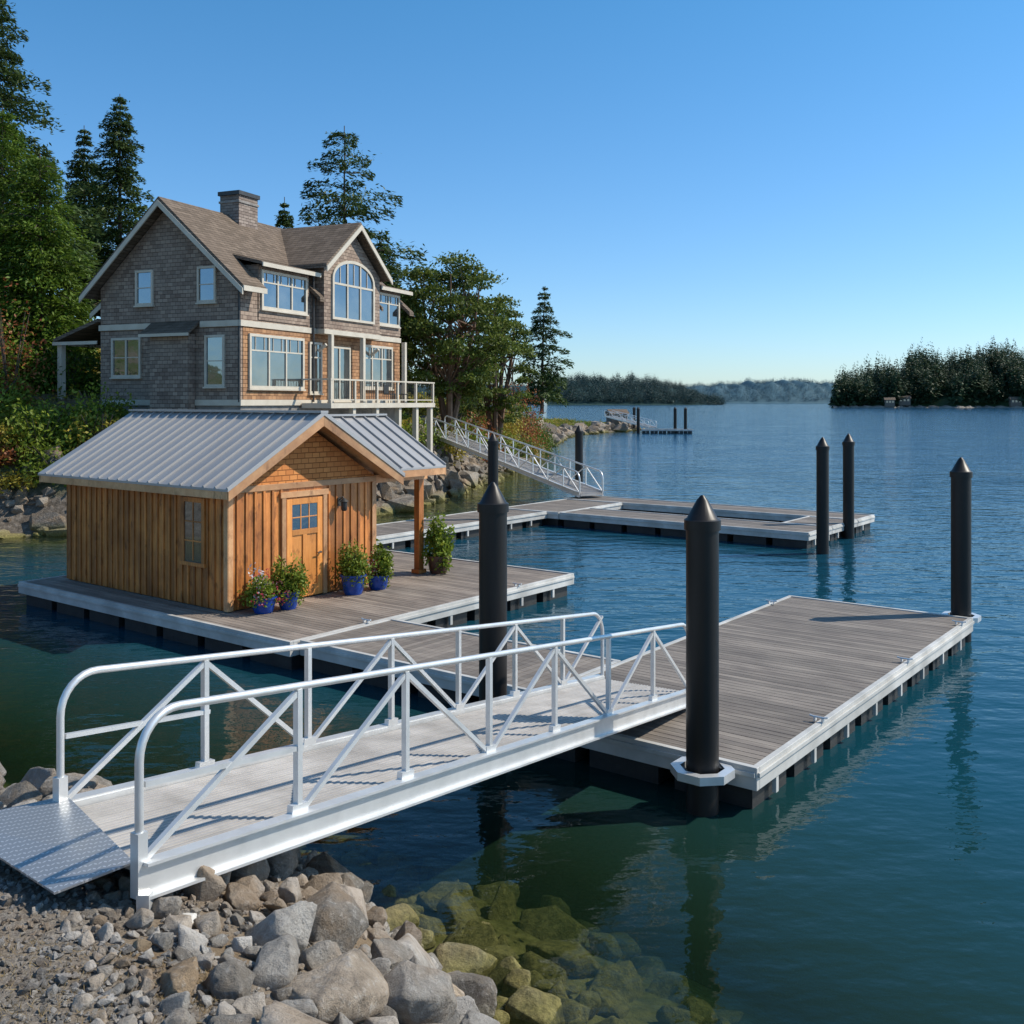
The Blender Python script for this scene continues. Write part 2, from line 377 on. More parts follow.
np_mesh('terrain',np.stack([X,Y,Z],-1).reshape(-1,3),F,[M['terrain']],True)
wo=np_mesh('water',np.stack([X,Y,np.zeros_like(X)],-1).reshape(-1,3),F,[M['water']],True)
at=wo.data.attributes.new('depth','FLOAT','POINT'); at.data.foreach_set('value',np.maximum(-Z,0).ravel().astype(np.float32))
# ---------------------------------------------------------------- rocks
def rock_proto(seed,npts=16,sub=True,bev=.06,cube=.42):
    r=random.Random(seed); bm=bmesh.new()
    sx,sy,sz=r.uniform(1.0,1.3),r.uniform(.8,1.0),r.uniform(.62,.85)
    for i in range(npts):
        v=Vector((r.gauss(0,1),r.gauss(0,1),r.gauss(0,1))).normalized()
        m=max(abs(v.x),abs(v.y),abs(v.z)); v=v.lerp(v/m*.85,cube)
        v=Vector((v.x*sx,v.y*sy,v.z*sz))*r.uniform(.85,1.06); bm.verts.new(v)
    g=bmesh.ops.convex_hull(bm,input=bm.verts[:])
    bmesh.ops.delete(bm,geom=[v for v in g['geom_interior'] if isinstance(v,bmesh.types.BMVert)],context='VERTS')
    if sub:
        bmesh.ops.dissolve_limit(bm,angle_limit=math.radians(16),verts=bm.verts[:],edges=bm.edges[:])
        bmesh.ops.bevel(bm,geom=bm.edges[:],offset=bev,segments=2,affect='EDGES',profile=.5)
        bmesh.ops.triangulate(bm,faces=bm.faces[:])
        bmesh.ops.subdivide_edges(bm,edges=[e for e in bm.edges if e.calc_length()>.20],cuts=2,use_grid_fill=True)
        bmesh.ops.triangulate(bm,faces=bm.faces[:])
        bmesh.ops.smooth_vert(bm,verts=bm.verts[:],factor=.3,use_axis_x=True,use_axis_y=True,use_axis_z=True)
        o=Vector((seed*3.1,0,0))
        for v in bm.verts:
            v.co*=1+.10*mnoise.noise(v.co*1.6+o)+.06*mnoise.noise(v.co*5+o)+.03*mnoise.noise(v.co*13+o)
    bmesh.ops.triangulate(bm,faces=bm.faces[:])
    bm.verts.index_update()
    V=np.array([v.co[:] for v in bm.verts]); Fx=np.array([[v.index for v in f.verts] for f in bm.faces]); bm.free()
    return V,Fx
HI=[rock_proto(i,random.randint(12,20)) for i in range(18)]
LO=[rock_proto(50+i,11,False) for i in range(12)]
def scatter(name,protos,pos,sizes,mat,smooth,flat=True):
    Vs=[];Fs=[];b=0
    for p,s in zip(pos,sizes):
        V,Fx=protos[rng.integers(len(protos))]
        a=rng.uniform(0,6.28); R=np.array([[math.cos(a),-math.sin(a),0],[math.sin(a),math.cos(a),0],[0,0,1]])
        t=rng.normal(0,.4,2); 
        Rx=np.array([[1,0,0],[0,math.cos(t[0]),-math.sin(t[0])],[0,math.sin(t[0]),math.cos(t[0])]])
        Ry=np.array([[math.cos(t[1]),0,math.sin(t[1])],[0,1,0],[-math.sin(t[1]),0,math.cos(t[1])]])
        R=R@Rx@Ry
        W=(V*rng.uniform(.8,1.2,3))@R.T*s+p
        Vs.append(W);Fs.append(Fx+b);b+=len(V)
    return np_mesh(name,np.concatenate(Vs),np.concatenate(Fs),[mat],smooth)
pos=[];siz=[]
def try_place(n,rmin,rmax,dmin,dmax,x0,x1,y0,y1,sep):
    for _ in range(n):
        x=rng.uniform(x0,x1);y=rng.uniform(y0,y1);r=rng.uniform(rmin,rmax)
        d=float(shore_dist(x,y))
        if not(dmin<d<dmax): continue
        ok=True
        for p,q in zip(pos,siz):
            if (p[0]-x)**2+(p[1]-y)**2<(sep*(q+r))**2: ok=False;break
        if ok: pos.append(np.array([x,y,float(height(x,y))+r*.3]));siz.append(r)
try_place(1100,.24,.33,-.7,2.1,-9,3,2.5,14,.82)
try_place(2500,.15,.22,-1.2,2.4,-9,3,2.5,14,.76)
try_place(4500,.08,.14,-1.2,2.75,-6,2.5,3.5,12,.72)
try_place(6000,.04,.07,-.5,3.1,-4,1.5,4,10.5,.76)
scatter('riprap_rocks',HI,pos,siz,M['rock'],True)
pos=[];siz=[]
try_place(2500,.18,.40,-3.0,-.6,-8,4,4,14,.74)
pos=[p-np.array([0,0,.06]) for p in pos]
scatter('submerged_rocks',HI,pos,siz,M['rock'],True)
gp=np.column_stack([rng.uniform(-6.5,-1.0,26000),rng.uniform(4,10.5,26000)])
D=shore_dist(gp[:,0],gp[:,1]); k=(D>1.2)&(rng.random(len(gp))<np.where(D>2.3,1,.5)); gp=gp[k]
gz=height(gp[:,0],gp[:,1]); gs=rng.uniform(.008,.024,len(gp))*np.where(rng.random(len(gp))<.12,2.0,1)
scatter('gravel',LO,np.column_stack([gp,gz+gs*.3]),gs,M['gravel'],False)
pos=[];siz=[]
for i in range(9,24):
    a,b=SH[i],SH[i+1];L=np.hypot(*(b-a)); nrm=np.array([-(b-a)[1],(b-a)[0]])/L
    cnt=int(L*(18 if i<18 else 3.5))
    for _ in range(cnt):
        t=rng.random();o=rng.uniform(-.6,4.2 if i<19 else 3.0)
        p=a+(b-a)*t+nrm*o*1.0
        d=float(shore_dist(*p))
        if d<-1: continue
        r=rng.uniform(.15,.5)*(1 if i<18 else 1.7)*(1.6 if rng.random()<.15 else 1)
        pos.append(np.array([p[0],p[1],float(height(*p))+r*.25]));siz.append(r)
LOM=[rock_proto(80+i,16,False) for i in range(16)]
scatter('shore_rocks',LOM,pos,siz,M['rockfar'],False)
# ---------------------------------------------------------------- docks
ANG=math.radians(52.4)
def float_dock(name,loc,rects,deckz=.55,mat='deck',axis='y',ang=ANG,fasc=True,holes=None):
    e=empty(name,(loc[0],loc[1],0),ang)
    dk=MB().mat(mat);fa=MB().mat('fascia');fl=MB().mat('float')
    for (x0,x1,y0,y1) in rects:
        w=.14;g=.014;t=.04
        if axis=='y':
            n=int((x1-x0-.16)/w);x=x0+.08
            for i in range(n):
                dk.box(x+g/2,x+w-g/2,y0+.09,y1-.09,deckz-t,deckz+random.uniform(-.0015,.0015)); x+=w
        else:
            n=int((y1-y0-.16)/w);y=y0+.08
            for i in range(n):
                dk.box(x0+.09,x1-.09,y+g/2,y+w-g/2,deckz-t,deckz+random.uniform(-.0015,.0015)); y+=w
        fl.box(x0+.1,x1-.1,y0+.1,y1-.1,deckz-.2,deckz-t-.012)
        zt=deckz+.02;zb=deckz-.26
        fa.box(x0,x0+.085,y0,y1,zb,zt);fa.box(x1-.085,x1,y0,y1,zb,zt)
        fa.box(x0+.088,x1-.088,y0,y0+.085,zb,zt-.003);fa.box(x0+.088,x1-.088,y1-.085,y1,zb,zt-.003)
        fa.box(x0-.03,x0,y0+.02,y1-.02,deckz-.10,deckz-.04);fa.box(x1,x1+.03,y0+.02,y1-.02,deckz-.10,deckz-.04)
        fa.box(x0+.02,x1-.02,y0-.03,y0,deckz-.10,deckz-.04);fa.box(x0+.02,x1-.02,y1,y1+.03,deckz-.10,deckz-.04)
        nx_=max(1,round((x1-x0)/1.3));ny_=max(1,round((y1-y0)/1.5))
        for i in range(nx_):
            for j in range(ny_):
                a=x0+(x1-x0)*i/nx_;b=x0+(x1-x0)*(i+1)/nx_;c=y0+(y1-y0)*j/ny_;d=y0+(y1-y0)*(j+1)/ny_
                fl.box(a+.14,b-.14,c+.12,d-.12,-.28,zb-.004)
        k=x0+.65
        while k<x1-.2:
            fa.box(k-.04,k+.04,y0+.01,y0+.07,.08,zb-.002); k+=1.3
    dk.obj('decking',e);fa.obj('fascia',e,bevel=.006);fl.obj('floats',e)
    return e
def cleat(e,x,y,z=.57):
    c=MB().mat('alu'); c.box(x-.03,x+.03,y-.07,y-.04,z,z+.05);c.box(x-.03,x+.03,y+.04,y+.07,z,z+.05)
    c.tube([(x,y-.13,z+.07),(x,y-.08,z+.06),(x,y+.08,z+.06),(x,y+.13,z+.07)],.015,8); c.obj('cleat',e,True)
e=float_dock('floating_dock',(2.96,12.09),[(0,10.68,0,3.93)])
cleat(e,2.2,.06);cleat(e,6.2,.06);cleat(e,9.8,.06);cleat(e,9.5,3.86);cleat(e,6.0,3.86)
float_dock('dock_walkway',(2.96,12.09),[(.95,3.35,3.96,9.45)],axis='x')
pf=float_dock('cabin_platform_dock',(-4.10,18.46),[(0,9.35,0,10.2)],mat='deck2')
cleat(pf,7,.06);cleat(pf,2,.06)
bk=float_dock('boat_slip_dock',(10.06,33.9),[(0,2.2,0,10.3),(2.24,4.9,0,1.9),(4.94,6.9,0,13.5),(-.0,4.9,10.34,13.3)])
float_dock('dock_walkway',(10.06,33.9),[(-16,-.04,10.9,13.3)])
def piling(name,x,y,top=3.84,r=.2,collar=True,z0=-6):
    m=MB().mat('pile'); m.lathe((x,y,0),[(r,z0),(r,top-.42),(r*1.12,top-.42),(r*1.12,top-.3),(r*.95,top-.28),(r*.35,top-.06),(0.02,top)],20)
    return m.obj(name,None,True)
for x,y,t in ((2.33,12.24,3.86),(-.27,14.22,3.86),(9.42,20.98,3.84),(10.25,33.0,3.84),(12.35,36.7,3.84),(3.35,50,3.84),(-.72,38.0,3.82)):
    piling('piling',x,y,t)
def hoop(x,y,z,r,ang,name='pile_hoop'):
    m=MB().mat('alu'); n=8
    ri,ro=r+.07,r+.19
    for k in range(n):
        a0=ang+2*math.pi*k/n;a1=ang+2*math.pi*(k+1)/n
        p=[(x+ri*math.cos(a0),y+ri*math.sin(a0),z),(x+ro*math.cos(a0),y+ro*math.sin(a0),z),(x+ro*math.cos(a1),y+ro*math.sin(a1),z),(x+ri*math.cos(a1),y+ri*math.sin(a1),z)]
        m.prism(p,(0,0,.1))
    for k in (0,2,4,6):
        a=ang+2*math.pi*k/n+.39; m.mat('float'); m.beam((x+(r+.005)*math.cos(a),y+(r+.005)*math.sin(a),z+.05),(x+(ri-.005)*math.cos(a),y+(ri-.005)*math.sin(a),z+.05),.1,.07)
    return m.obj(name)
hoop(2.33,12.24,.44,.2,ANG+.39);hoop(-.27,14.22,.44,.2,ANG+.39);hoop(9.42,20.98,.44,.2,ANG+.39)
# ---------------------------------------------------------------- gangway
def gangway(name,R0,R1,width,railh,posts,patR,patL,lshift=0,tr=.028,simplex=False):
    e=empty(name)
    R0=Vector(R0);R1=Vector(R1);a=R1-R0;L=a.length;ad=a.normalized();fl=Vector((a.x,a.y,0)).normalized()
    sd=Vector((-fl.y,fl.x,0))
    def truss(o0,o1,pat,nm,outer):
        m=MB().mat('alu'); o0=Vector(o0);o1=Vector(o1);v=o1-o0;up=Vector((0,0,1))
        P=lambda t,h: o0+v*t+up*h
        m.beam(P(0,.0),P(1,.0),.07,.2); m.beam(P(0,.105)+sd*outer*.03,P(1,.105)+sd*outer*.03,.11,.02); m.beam(P(0,-.105)+sd*outer*.03,P(1,-.105)+sd*outer*.03,.11,.02)
        rr=.32; tl=v.length
        H=railh
        pts=[P(0,.1)]
        pts.append(P(0,H-rr))
        for k in range(1,9):
            th=math.pi/2*k/8; pts.append(P((rr*(1-math.cos(th)))/tl,H-rr+rr*math.sin(th)))
        q=[]
        for k in range(0,9):
            th=math.pi/2*k/8; q.append(P(1-(rr*(1-math.sin(th)))/tl,H-rr+rr*math.cos(th)))
        pts+=q+[P(1,.1)]
        m.tube(pts,tr,12)
        if not simplex:
            m.beam(P(0.004,H*.56),P(.155,H*.56),.035,.035)
            m.beam(P(0,-.11),P(0,.3),.075,.075,up=fl)
        for i,t in enumerate(posts):
            if 0<t<1:
                m.beam(P(t,.09),P(t,H-.02),.05,.05,up=fl)
                if not simplex: m.beam(P(t-.009,.14),P(t+.009,.14),.056,.07)
        for i,c in enumerate(pat):
            t0,t1=posts[i],posts[i+1]
            if c=='/': p,q2=P(t0+.004,.12),P(t1-.002,H-.05)
            else: p,q2=P(t0+.002,H-.05),P(t1-.004,.12)
            m.beam(p,q2,.04,.04,up=sd)
        return m.obj(nm,e,True)
    truss(R0,R1,patR,'truss_side',-1)
    truss(R0+sd*width+ad*lshift,R1+sd*width,patL,'truss_side',1)
    dk=MB().mat('aludeck')
    nb=9; w=(width-.1)/nb
    for i in range(nb):
        f=(i+.5)/nb
        o=R0+sd*(.05+w*(i+.5))+ad*(lshift*f); en=R1+sd*(.05+w*(i+.5))
        dk.beam(o+Vector((0,0,.04)),en+Vector((0,0,.04)),w-.01,.03)
        for k in range(3):
            oo=sd*((k-1)*w*.32)+Vector((0,0,.058)); dk.beam(o+oo,en+oo,.014,.008)
    n=int(L/1.2)
    for i in range(1,n+1):
        p=R0+a*(i/n)+Vector((0,0,-.03)); dk.beam(p+sd*.03,p+sd*(width-.03),.07,.09)
    dk.obj('deck_planks',e)
    return e
posts=[0,.15,.29,.432,.573,.716,.86,1]
gw=gangway('gangway',(-2.36,6.33,1.98),(2.58,14.55,.72),1.4,1.06,posts,'//\\/\\/\\','/\\/\\/\\/',lshift=.42)
m=MB().mat('plate'); m.prism([(-2.42,6.40,2.045),(-3.33,7.48,2.045),(-4.05,7.15,1.985),(-2.80,6.12,1.985)],(0,0,.014)); m.obj('transition_plate',gw)
m=MB().mat('plate'); m.prism([(2.62,14.58,.74),(1.38,15.3,.74),(1.62,15.75,.585),(2.88,15.03,.585)],(0,0,.012)); m.obj('landing_plate',gw)
m=MB().mat('concrete'); 
m.box(-2.44,-2.02,6.04,6.44,1.15,1.72); m.obj('footing_block',gw,bevel=.02)
m=MB().mat('alu'); m.box(-2.36,-2.28,6.28,6.36,1.72,1.9); m.obj('footing_post',gw)
gangway('shore_gangway',(-5.2,60,3.2),(3.1,45.9,.75),1.3,1.0,[i/12 for i in range(13)],'/\\'*6,'/\\'*6,tr=.04,simplex=True)
# ---------------------------------------------------------------- boat cabin
cb=empty('wooden_cabin',(-4.10,18.46,0),ANG)
X0,X1,Y0,Y1,ZB,ZE=.94,5.24,3.11,9.66,.56,3.12
RID=4.72;mid=(X0+X1)/2;sl=(RID-3.2)/(mid-X0+.42)
def rz(x,off=0): return RID-abs(x-mid)*sl+off
m=MB().mat('cedar'); m.box(X0+.03,X1-.03,Y0+.03,Y1-.03,ZB,ZE-.0); m.obj('walls_core',cb)
m=MB().mat('cedar')
bw=.235
y=Y0
while y<Y1-.05:
    w=min(bw,Y1-y); m.box(X0+.005+random.uniform(0,.004),X0+.028,y+.002,y+w-.002,ZB+.02,ZE); m.box(X0-.022,X0+.004,y-.028,y+.028,ZB+.02,ZE+.02)
    m.box(X1-.028,X1-.005,y+.002,y+w-.002,ZB+.02,ZE); y+=bw
x=X0
while x<X1-.05:
    w=min(bw,X1-x); m.box(x+.002,x+w-.002,Y0+.005+random.uniform(0,.004),Y0+.028,ZB+.02,ZE+.0)
    if not(2.35<x<3.65): m.box(x-.028,x+.028,Y0-.022,Y0+.004,ZB+.02,ZE)
    m.box(x+.002,x+w-.002,Y1-.028,Y1-.005,ZB+.02,ZE); x+=bw
m.obj('board_and_batten',cb)
m=MB().mat('shinglewarm')
for yy in (Y0+.01,Y1-.05): m.prism([(X0+.01,yy,ZE+.003),(X1-.01,yy,ZE+.003),(X1-.01,yy,rz(X1,-.24)),(mid,yy,RID-.24),(X0+.01,yy,rz(X0,-.24))],(0,.04,0))
m.obj('gable_shingles',cb)
m=MB().mat('cedartrim')
m.box(X0-.03,X1+.03,Y0-.03,Y0+.006,ZE-.06,ZE+.07)
for (cx,cy) in ((X0,Y0),): 
    m.box(cx-.035,cx-.02+.0,cy-.03,cy+.11,ZB+.01,ZE-.065); m.box(cx-.019,cx+.11,cy-.035,cy-.021,ZB+.01,ZE-.065)
m.box(X1-.11,X1+.03,Y0-.035,Y0-.021,ZB+.01,ZE-.065)
yf=Y0-.55;yb=Y1+.5
for s in (-1,1):
    xe=mid+s*(mid-X0+.42)
    for yy in (yf-.03,yb): m.prism([(mid,yy,RID-.02),(xe,yy,rz(xe,-.02)),(xe,yy,rz(xe,-.24)),(mid,yy,RID-.26)],(0,.03,0))
    for yy in (yf+.005,):  m.prism([(mid,yy,RID-.06),(xe-s*.06,yy,rz(xe-s*.06,-.06)),(xe-s*.06,yy,rz(xe-s*.06,-.18)),(mid,yy,RID-.20)],(0,.06,0))
xe=mid-(mid-X0+.42)
m.box(xe-.02,xe+.01,yf,yb,rz(xe,-.2),rz(xe,-.03))
xe=mid+(mid-X0+.42); 
m.box(xe-.01,xe+.02,Y0+2.5,yb,rz(xe,-.2),rz(xe,-.03))
m.obj('trim',cb,bevel=.005)
m=MB().mat('cedartrim')
for s in (-1,1):
    xe=mid+s*(mid-X0+.40)
    m.prism([(mid,yf,RID-.07),(xe,yf,rz(xe,-.07)),(xe,yf,rz(xe,-.11)),(mid,yf,RID-.11)],(0,yb-yf,0))
m.obj('soffit',cb)
m=MB().mat('metalroof')
for s in (-1,1):
    xe=mid+s*(mid-X0+.45)
    m.prism([(mid,yf-.05,RID+.03),(xe,yf-.05,rz(xe,.03)),(xe,yf-.05,rz(xe,-.02)),(mid,yf-.05,RID-.02)],(0,yb-yf+.1,0))
    y=yf-.03
    while y<yb+.05:
        m.beam((mid,y,RID+.045),(xe,y,rz(xe,.045)),.03,.06); y+=.405
m.beam((mid,yf-.05,RID+.06),(mid,yb+.05,RID+.06),.22,.05)
pr_y=Y0+1.75;pr_z=4.62;pe_z=3.36;pe_y=Y0-.48;xr=X1+2.1;xl=mid+.9
psl=(pr_z-pe_z)/(pr_y-pe_y)
def quadslab(m,a,b,c,d,t):
    m.prism([a,b,c,d],(0,0,-t))
quadslab(m,(xl,pr_y,pr_z),(X1+.42,pe_y+.0,pe_z),(xr,pe_y,pe_z),(xr,pr_y,pr_z),.05)
quadslab(m,(xl,pr_y,pr_z),(xr,pr_y,pr_z),(xr,pr_y+2.2,pe_z),(X1,pr_y+2.2,pe_z),.05)
x=xr-.02
while x>xl+.05:
    t=1.0
    if x<X1+.42: t=max(0.0,(x-xl)/(X1+.42-xl))
    m.beam((x,pr_y,pr_z+.02),(x,pr_y+(pe_y-pr_y)*t,pr_z+(pe_z-pr_z)*t+.02),.03,.06); x-=.405
m.beam((xl,pr_y,pr_z+.04),(xr,pr_y,pr_z+.04),.2,.05)
m.obj('metal_roof',cb)
m=MB().mat('cedartrim')
m.prism([(xr,pr_y,pr_z-.05),(xr,pe_y,pe_z-.05),(xr,pe_y,pe_z-.24),(xr,pr_y,pr_z-.26)],(-.04,0,0))
m.prism([(xr,pr_y,pr_z-.05),(xr,pr_y+2.2,pe_z-.05),(xr,pr_y+2.2,pe_z-.24),(xr,pr_y,pr_z-.26)],(-.04,0,0))
m.box(X1+.45,xr-.045,pe_y,pe_y+.04,pe_z-.22,pe_z-.055)
m.box(X1-.05,xr-.1,Y0+.08,Y0+.26,3.0,3.2)
m.box(X1-.05,xr-.1,Y0+3.2,Y0+3.38,3.0,3.2)
m.obj('porch_beams',cb)
m=MB().mat('cedar'); m.box(6.92,7.1,Y0+.08,Y0+.26,.56,3.0); m.box(6.92,7.1,Y0+3.2,Y0+3.38,.56,3.0)
m.box(6.87,7.15,Y0+.03,Y0+.31,.56,.66)
m.obj('porch_posts',cb,bevel=.008)
m=MB().mat('cedardoor'); dx0,dx1=2.46,3.54;dz=2.86
m.box(dx0,dx1,Y0-.02,Y0+.01,ZB+.02,dz-.02)
for a,b,c,d in ((dx0+.02,dx0+.17,ZB+.03,dz-.04),(dx1-.17,dx1-.02,ZB+.03,dz-.04),(dx0+.172,dx1-.172,dz-.17,dz-.04),(dx0+.172,dx1-.172,ZB+.03,ZB+.28),(dx0+.172,dx1-.172,2.0,2.12),((dx0+dx1)/2-.06,(dx0+dx1)/2+.06,ZB+.282,1.998)):
    m.box(a,b,Y0-.045,Y0-.021,c,d)
m.mat('cedartrim')
m.box(dx0-.12,dx0-.003,Y0-.055,Y0,ZB+.01,dz);m.box(dx1+.003,dx1+.12,Y0-.055,Y0,ZB+.01,dz);m.box(dx0-.16,dx1+.16,Y0-.06,Y0,dz+.002,dz+.13)
m.mat('glass'); m.box(dx0+.175,dx1-.175,Y0-.034,Y0-.024,2.125,dz-.175)
m.mat('cedardoor')
for k in (1,2):
    xx=dx0+.175+(dx1-dx0-.35)*k/3; m.box(xx-.012,xx+.012,Y0-.046,Y0-.0345,2.125,dz-.175)
m.box(dx0+.175,dx1-.175,Y0-.0465,Y0-.035,2.385,2.41)
m.mat('iron'); m.tube([(dx1-.1,Y0-.05,1.55),(dx1-.1,Y0-.10,1.55)],.025,10);m.tube([(dx1-.1,Y0-.10,1.55),(dx1-.21,Y0-.10,1.55)],.014,8)
m.obj('door',cb,bevel=.004)
m=MB().mat('cedar'); wy0,wy1,wz0,wz1=3.98,4.62,1.55,2.82
m.box(X0-.05,X0,wy0-.1,wy0,wz0-.1,wz1+.1);m.box(X0-.05,X0,wy1,wy1+.1,wz0-.1,wz1+.1);m.box(X0-.052,X0,wy0+.001,wy1-.001,wz1,wz1+.1);m.box(X0-.07,X0,wy0-.13,wy1+.13,wz0-.12,wz0-.04)
m.mat('glass'); m.box(X0-.028,X0-.022,wy0,wy1,wz0-.04,wz1)
m.mat('cedar');m.box(X0-.04,X0-.029,(wy0+wy1)/2-.015,(wy0+wy1)/2+.015,wz0,wz1)
for k in (1,2): zz=wz0+(wz1-wz0)*k/3; m.box(X0-.041,X0-.03,wy0,wy1,zz-.015,zz+.015)
m.obj('window',cb)
m=MB().mat('iron'); lx=4.05
m.box(lx-.05,lx+.05,Y0-.05,Y0-.02,2.55,2.75);m.tube([(lx,Y0-.05,2.7),(lx,Y0-.16,2.78),(lx,Y0-.2,2.7)],.014,8)
m.lathe((lx,Y0-.2,2.45),[(.05,0),(.07,.03),(.07,.2),(.11,.22),(.02,.3)],10); m.obj('wall_lantern',cb,True)
# ---------------------------------------------------------------- foliage helpers
def leaves(C,ax,ln,wd,seed=0,jit=1.0,nrm=None):
    n=len(C); r=rng
    d=ax+r.normal(0,jit,(n,3)); d/=np.linalg.norm(d,axis=1)[:,None]+1e-9
    q=r.normal(0,1,(n,3)); q[:,2]*=.4
    if nrm is not None:
        q=np.cross(d,nrm+r.normal(0,.5,(n,3)))
    else: q=q-(q*d).sum(1)[:,None]*d
    q/=np.linalg.norm(q,axis=1)[:,None]+1e-9
    ln=np.broadcast_to(ln,(n,))[:,None]; wd=np.broadcast_to(wd,(n,))[:,None]
    V=np.stack([C-d*ln/2,C+q*wd/2-d*ln*.1,C+d*ln/2,C-q*wd/2-d*ln*.1],1).reshape(-1,3)
    F=np.arange(4*n).reshape(n,4); return V,F
def tree_obj(name,trunk,V,F,mat,barkmat):
    e=empty(name)
    trunk.obj('trunk',e,True); np_mesh('foliage',V,F,[mat],False,e); return e
def conifer(name,x,y,H,R,mat='fir',bark='bark',dens=1.0,z=None,start=.12,power=.85,lsz=.5,droop=.35,open_=0.0,lean=0):
    z=float(height(x,y))-.3 if z is None else z
    tk=MB().mat(bark); n=8
    tk.tube([(x+lean*(i/n)**2,y,z+H*i/n) for i in range(n+1)],[max(.03,H*.016*(1-i/n)) for i in range(n+1)],8)
    Cs=[];Ax=[];Sz=[]
    h=H*start
    az=rng.uniform(0,6.28)
    lobes=rng.uniform(.75,1.2,12)
    while h<H*.985:
        f=h/H
        Lmax=R*((1-f)**power)*(1.0 if f>start+.12 else .75)+.12
        nb=int(rng.integers(4,8)*(1 if open_==0 else .8))
        lv=rng.uniform(.7,1.2)
        for _ in range(nb):
            az+=2.4+rng.uniform(-.5,.5)
            if rng.random()<open_: continue
            L=Lmax*lv*rng.uniform(.6,1.1)*lobes[int((az%6.28)/6.28*12)%12]
            dirv=np.array([math.cos(az),math.sin(az),0])
            m=int((16+L*38)*dens)
            t=rng.random(m)**.6
            side=np.array([-dirv[1],dirv[0],0])
            spread=(.08+.34*L*(1.05-t)*t*2)
            rise=.18*L*t-droop*L*t*t
            p=np.array([x+lean*f*f,y,z+h])+dirv*(t*L)[:,None]+side*(rng.normal(0,1,m)*spread)[:,None]
            p[:,2]+=rise+rng.normal(0,.05+.045*L,m)-.05
            Cs.append(p);Ax.append(np.tile(dirv+np.array([0,0,-.25]),(m,1)));Sz.append(lsz*(.5+.6*rng.random(m))*(.55+.45*(1-f)))
            if L>1.0 and H>9 and rng.random()<.5: tk.tube([(x+lean*f*f,y,z+h),tuple(np.array([x,y,z+h])+dirv*L*.5+np.array([0,0,.05*L])),tuple(np.array([x,y,z+h])+dirv*L*.9+np.array([0,0,-.1*L]))],[.05,.03,.012],4)
        h+=H*.026*rng.uniform(.7,1.5)*(1.25 if open_ else 1)
    C=np.concatenate(Cs);A=np.concatenate(Ax);S=np.concatenate(Sz)
    V,F=leaves(C,A,S,S*.36,jit=.45,nrm=np.array([0,0,1.0]))
    return tree_obj(name,tk,V,F,M[mat],bark)
def broadleaf(name,x,y,top,R,mat='madrona',bark='madbark',ncl=60,per=140,lsz=.2,z=None,sq=.75,low=.3):
    z=float(height(x,y))-.2 if z is None else z; H=top-z
    tk=MB().mat(bark); Cs=[]
    stems=[]
    for s in range(4):
        a=s*1.57+rng.uniform(-.5,.5); r=R*.35
        p0=Vector((x,y,z));p1=Vector((x+math.cos(a)*r*.5,y+math.sin(a)*r*.5,z+H*.3));p2=Vector((x+math.cos(a)*r*1.1,y+math.sin(a)*r*1.1,z+H*.6));p3=Vector((x+math.cos(a)*r*1.4,y+math.sin(a)*r*1.4,z+H*.85))
        tk.tube([p0,p1,p2,p3],[H*.02,H*.015,H*.009,.03],7); stems.append((p1,p2,p3))
    zc=z+H*(1+low)/2; rz_=H*(1-low)/2
    for i in range(ncl):
        v=rng.normal(size=3);v/=np.linalg.norm(v); rr=rng.uniform(.45,1.0)**.6
        c=np.array([x+v[0]*R*rr*.9,y+v[1]*R*rr*.9,zc+v[2]*rz_*rr*.9])
        s=stems[rng.integers(4)][rng.integers(0,2)]
        mid_=(Vector(c)+s)/2+Vector((0,0,-.2)); tk.tube([s,mid_,Vector(c)],[.07,.045,.015],4)
        cr=R*rng.uniform(.15,.28); w=rng.normal(size=(per,3)); w/=np.linalg.norm(w,axis=1)[:,None]
        w[:,2]=np.where(w[:,2]<-.2,-w[:,2]*.6,w[:,2])
        Cs.append(c+w*(cr*rng.uniform(.4,1.05,(per,1)))*np.array([1.25,1.25,sq]))
    C=np.concatenate(Cs); V,F=leaves(C,np.zeros((len(C),3)),lsz*rng.uniform(.6,1.3,len(C)),lsz*.6,jit=1)
    return tree_obj(name,tk,V,F,M[mat],bark)
def shrub_pts(x,y,z,rx,ry,rzz,n):
    k=max(6,int(n/60)); out=[]
    for i in range(k):
        v=rng.normal(size=3);v/=np.linalg.norm(v);v[2]=abs(v[2]); c=v*rng.uniform(.35,.85)
        m=n//k; w=rng.normal(size=(m,3)); w/=np.linalg.norm(w,axis=1)[:,None]; out.append(c+w*rng.uniform(.15,.42,(m,1)))
    P=np.concatenate(out)*np.array([rx,ry,rzz])+np.array([x,y,z]); return P
def shrub(name,x,y,r,h,mat='shrubleaf',n=900,ls=.16,z=None):
    z=float(height(x,y)) if z is None else z
    e=empty(name); tk=MB().mat('bark')
    for i in range(7):
        a=rng.uniform(0,6.28); q=rng.uniform(.3,.7)*r
        tk.tube([(x,y,z-.2),(x+math.cos(a)*q*.5,y+math.sin(a)*q*.5,z+h*.4),(x+math.cos(a)*q,y+math.sin(a)*q,z+h*.8)],[.04,.025,.01],5)
    tk.obj('stems',e)
    C=shrub_pts(x,y,z,r,r,h,n); V,F=leaves(C,np.zeros((len(C),3)),ls*rng.uniform(.6,1.3,len(C)),ls*.55)
    np_mesh('foliage',V,F,[M[mat]],False,e); return e
conifer('fir_tree',-30.3,58,22.0,6.4,lsz=.6,dens=1.6,power=.65)
conifer('cedar_tree',-23.6,50,11.8,4.0,mat='cedarleaf',lsz=.45,dens=1.6,power=.5,start=.02)
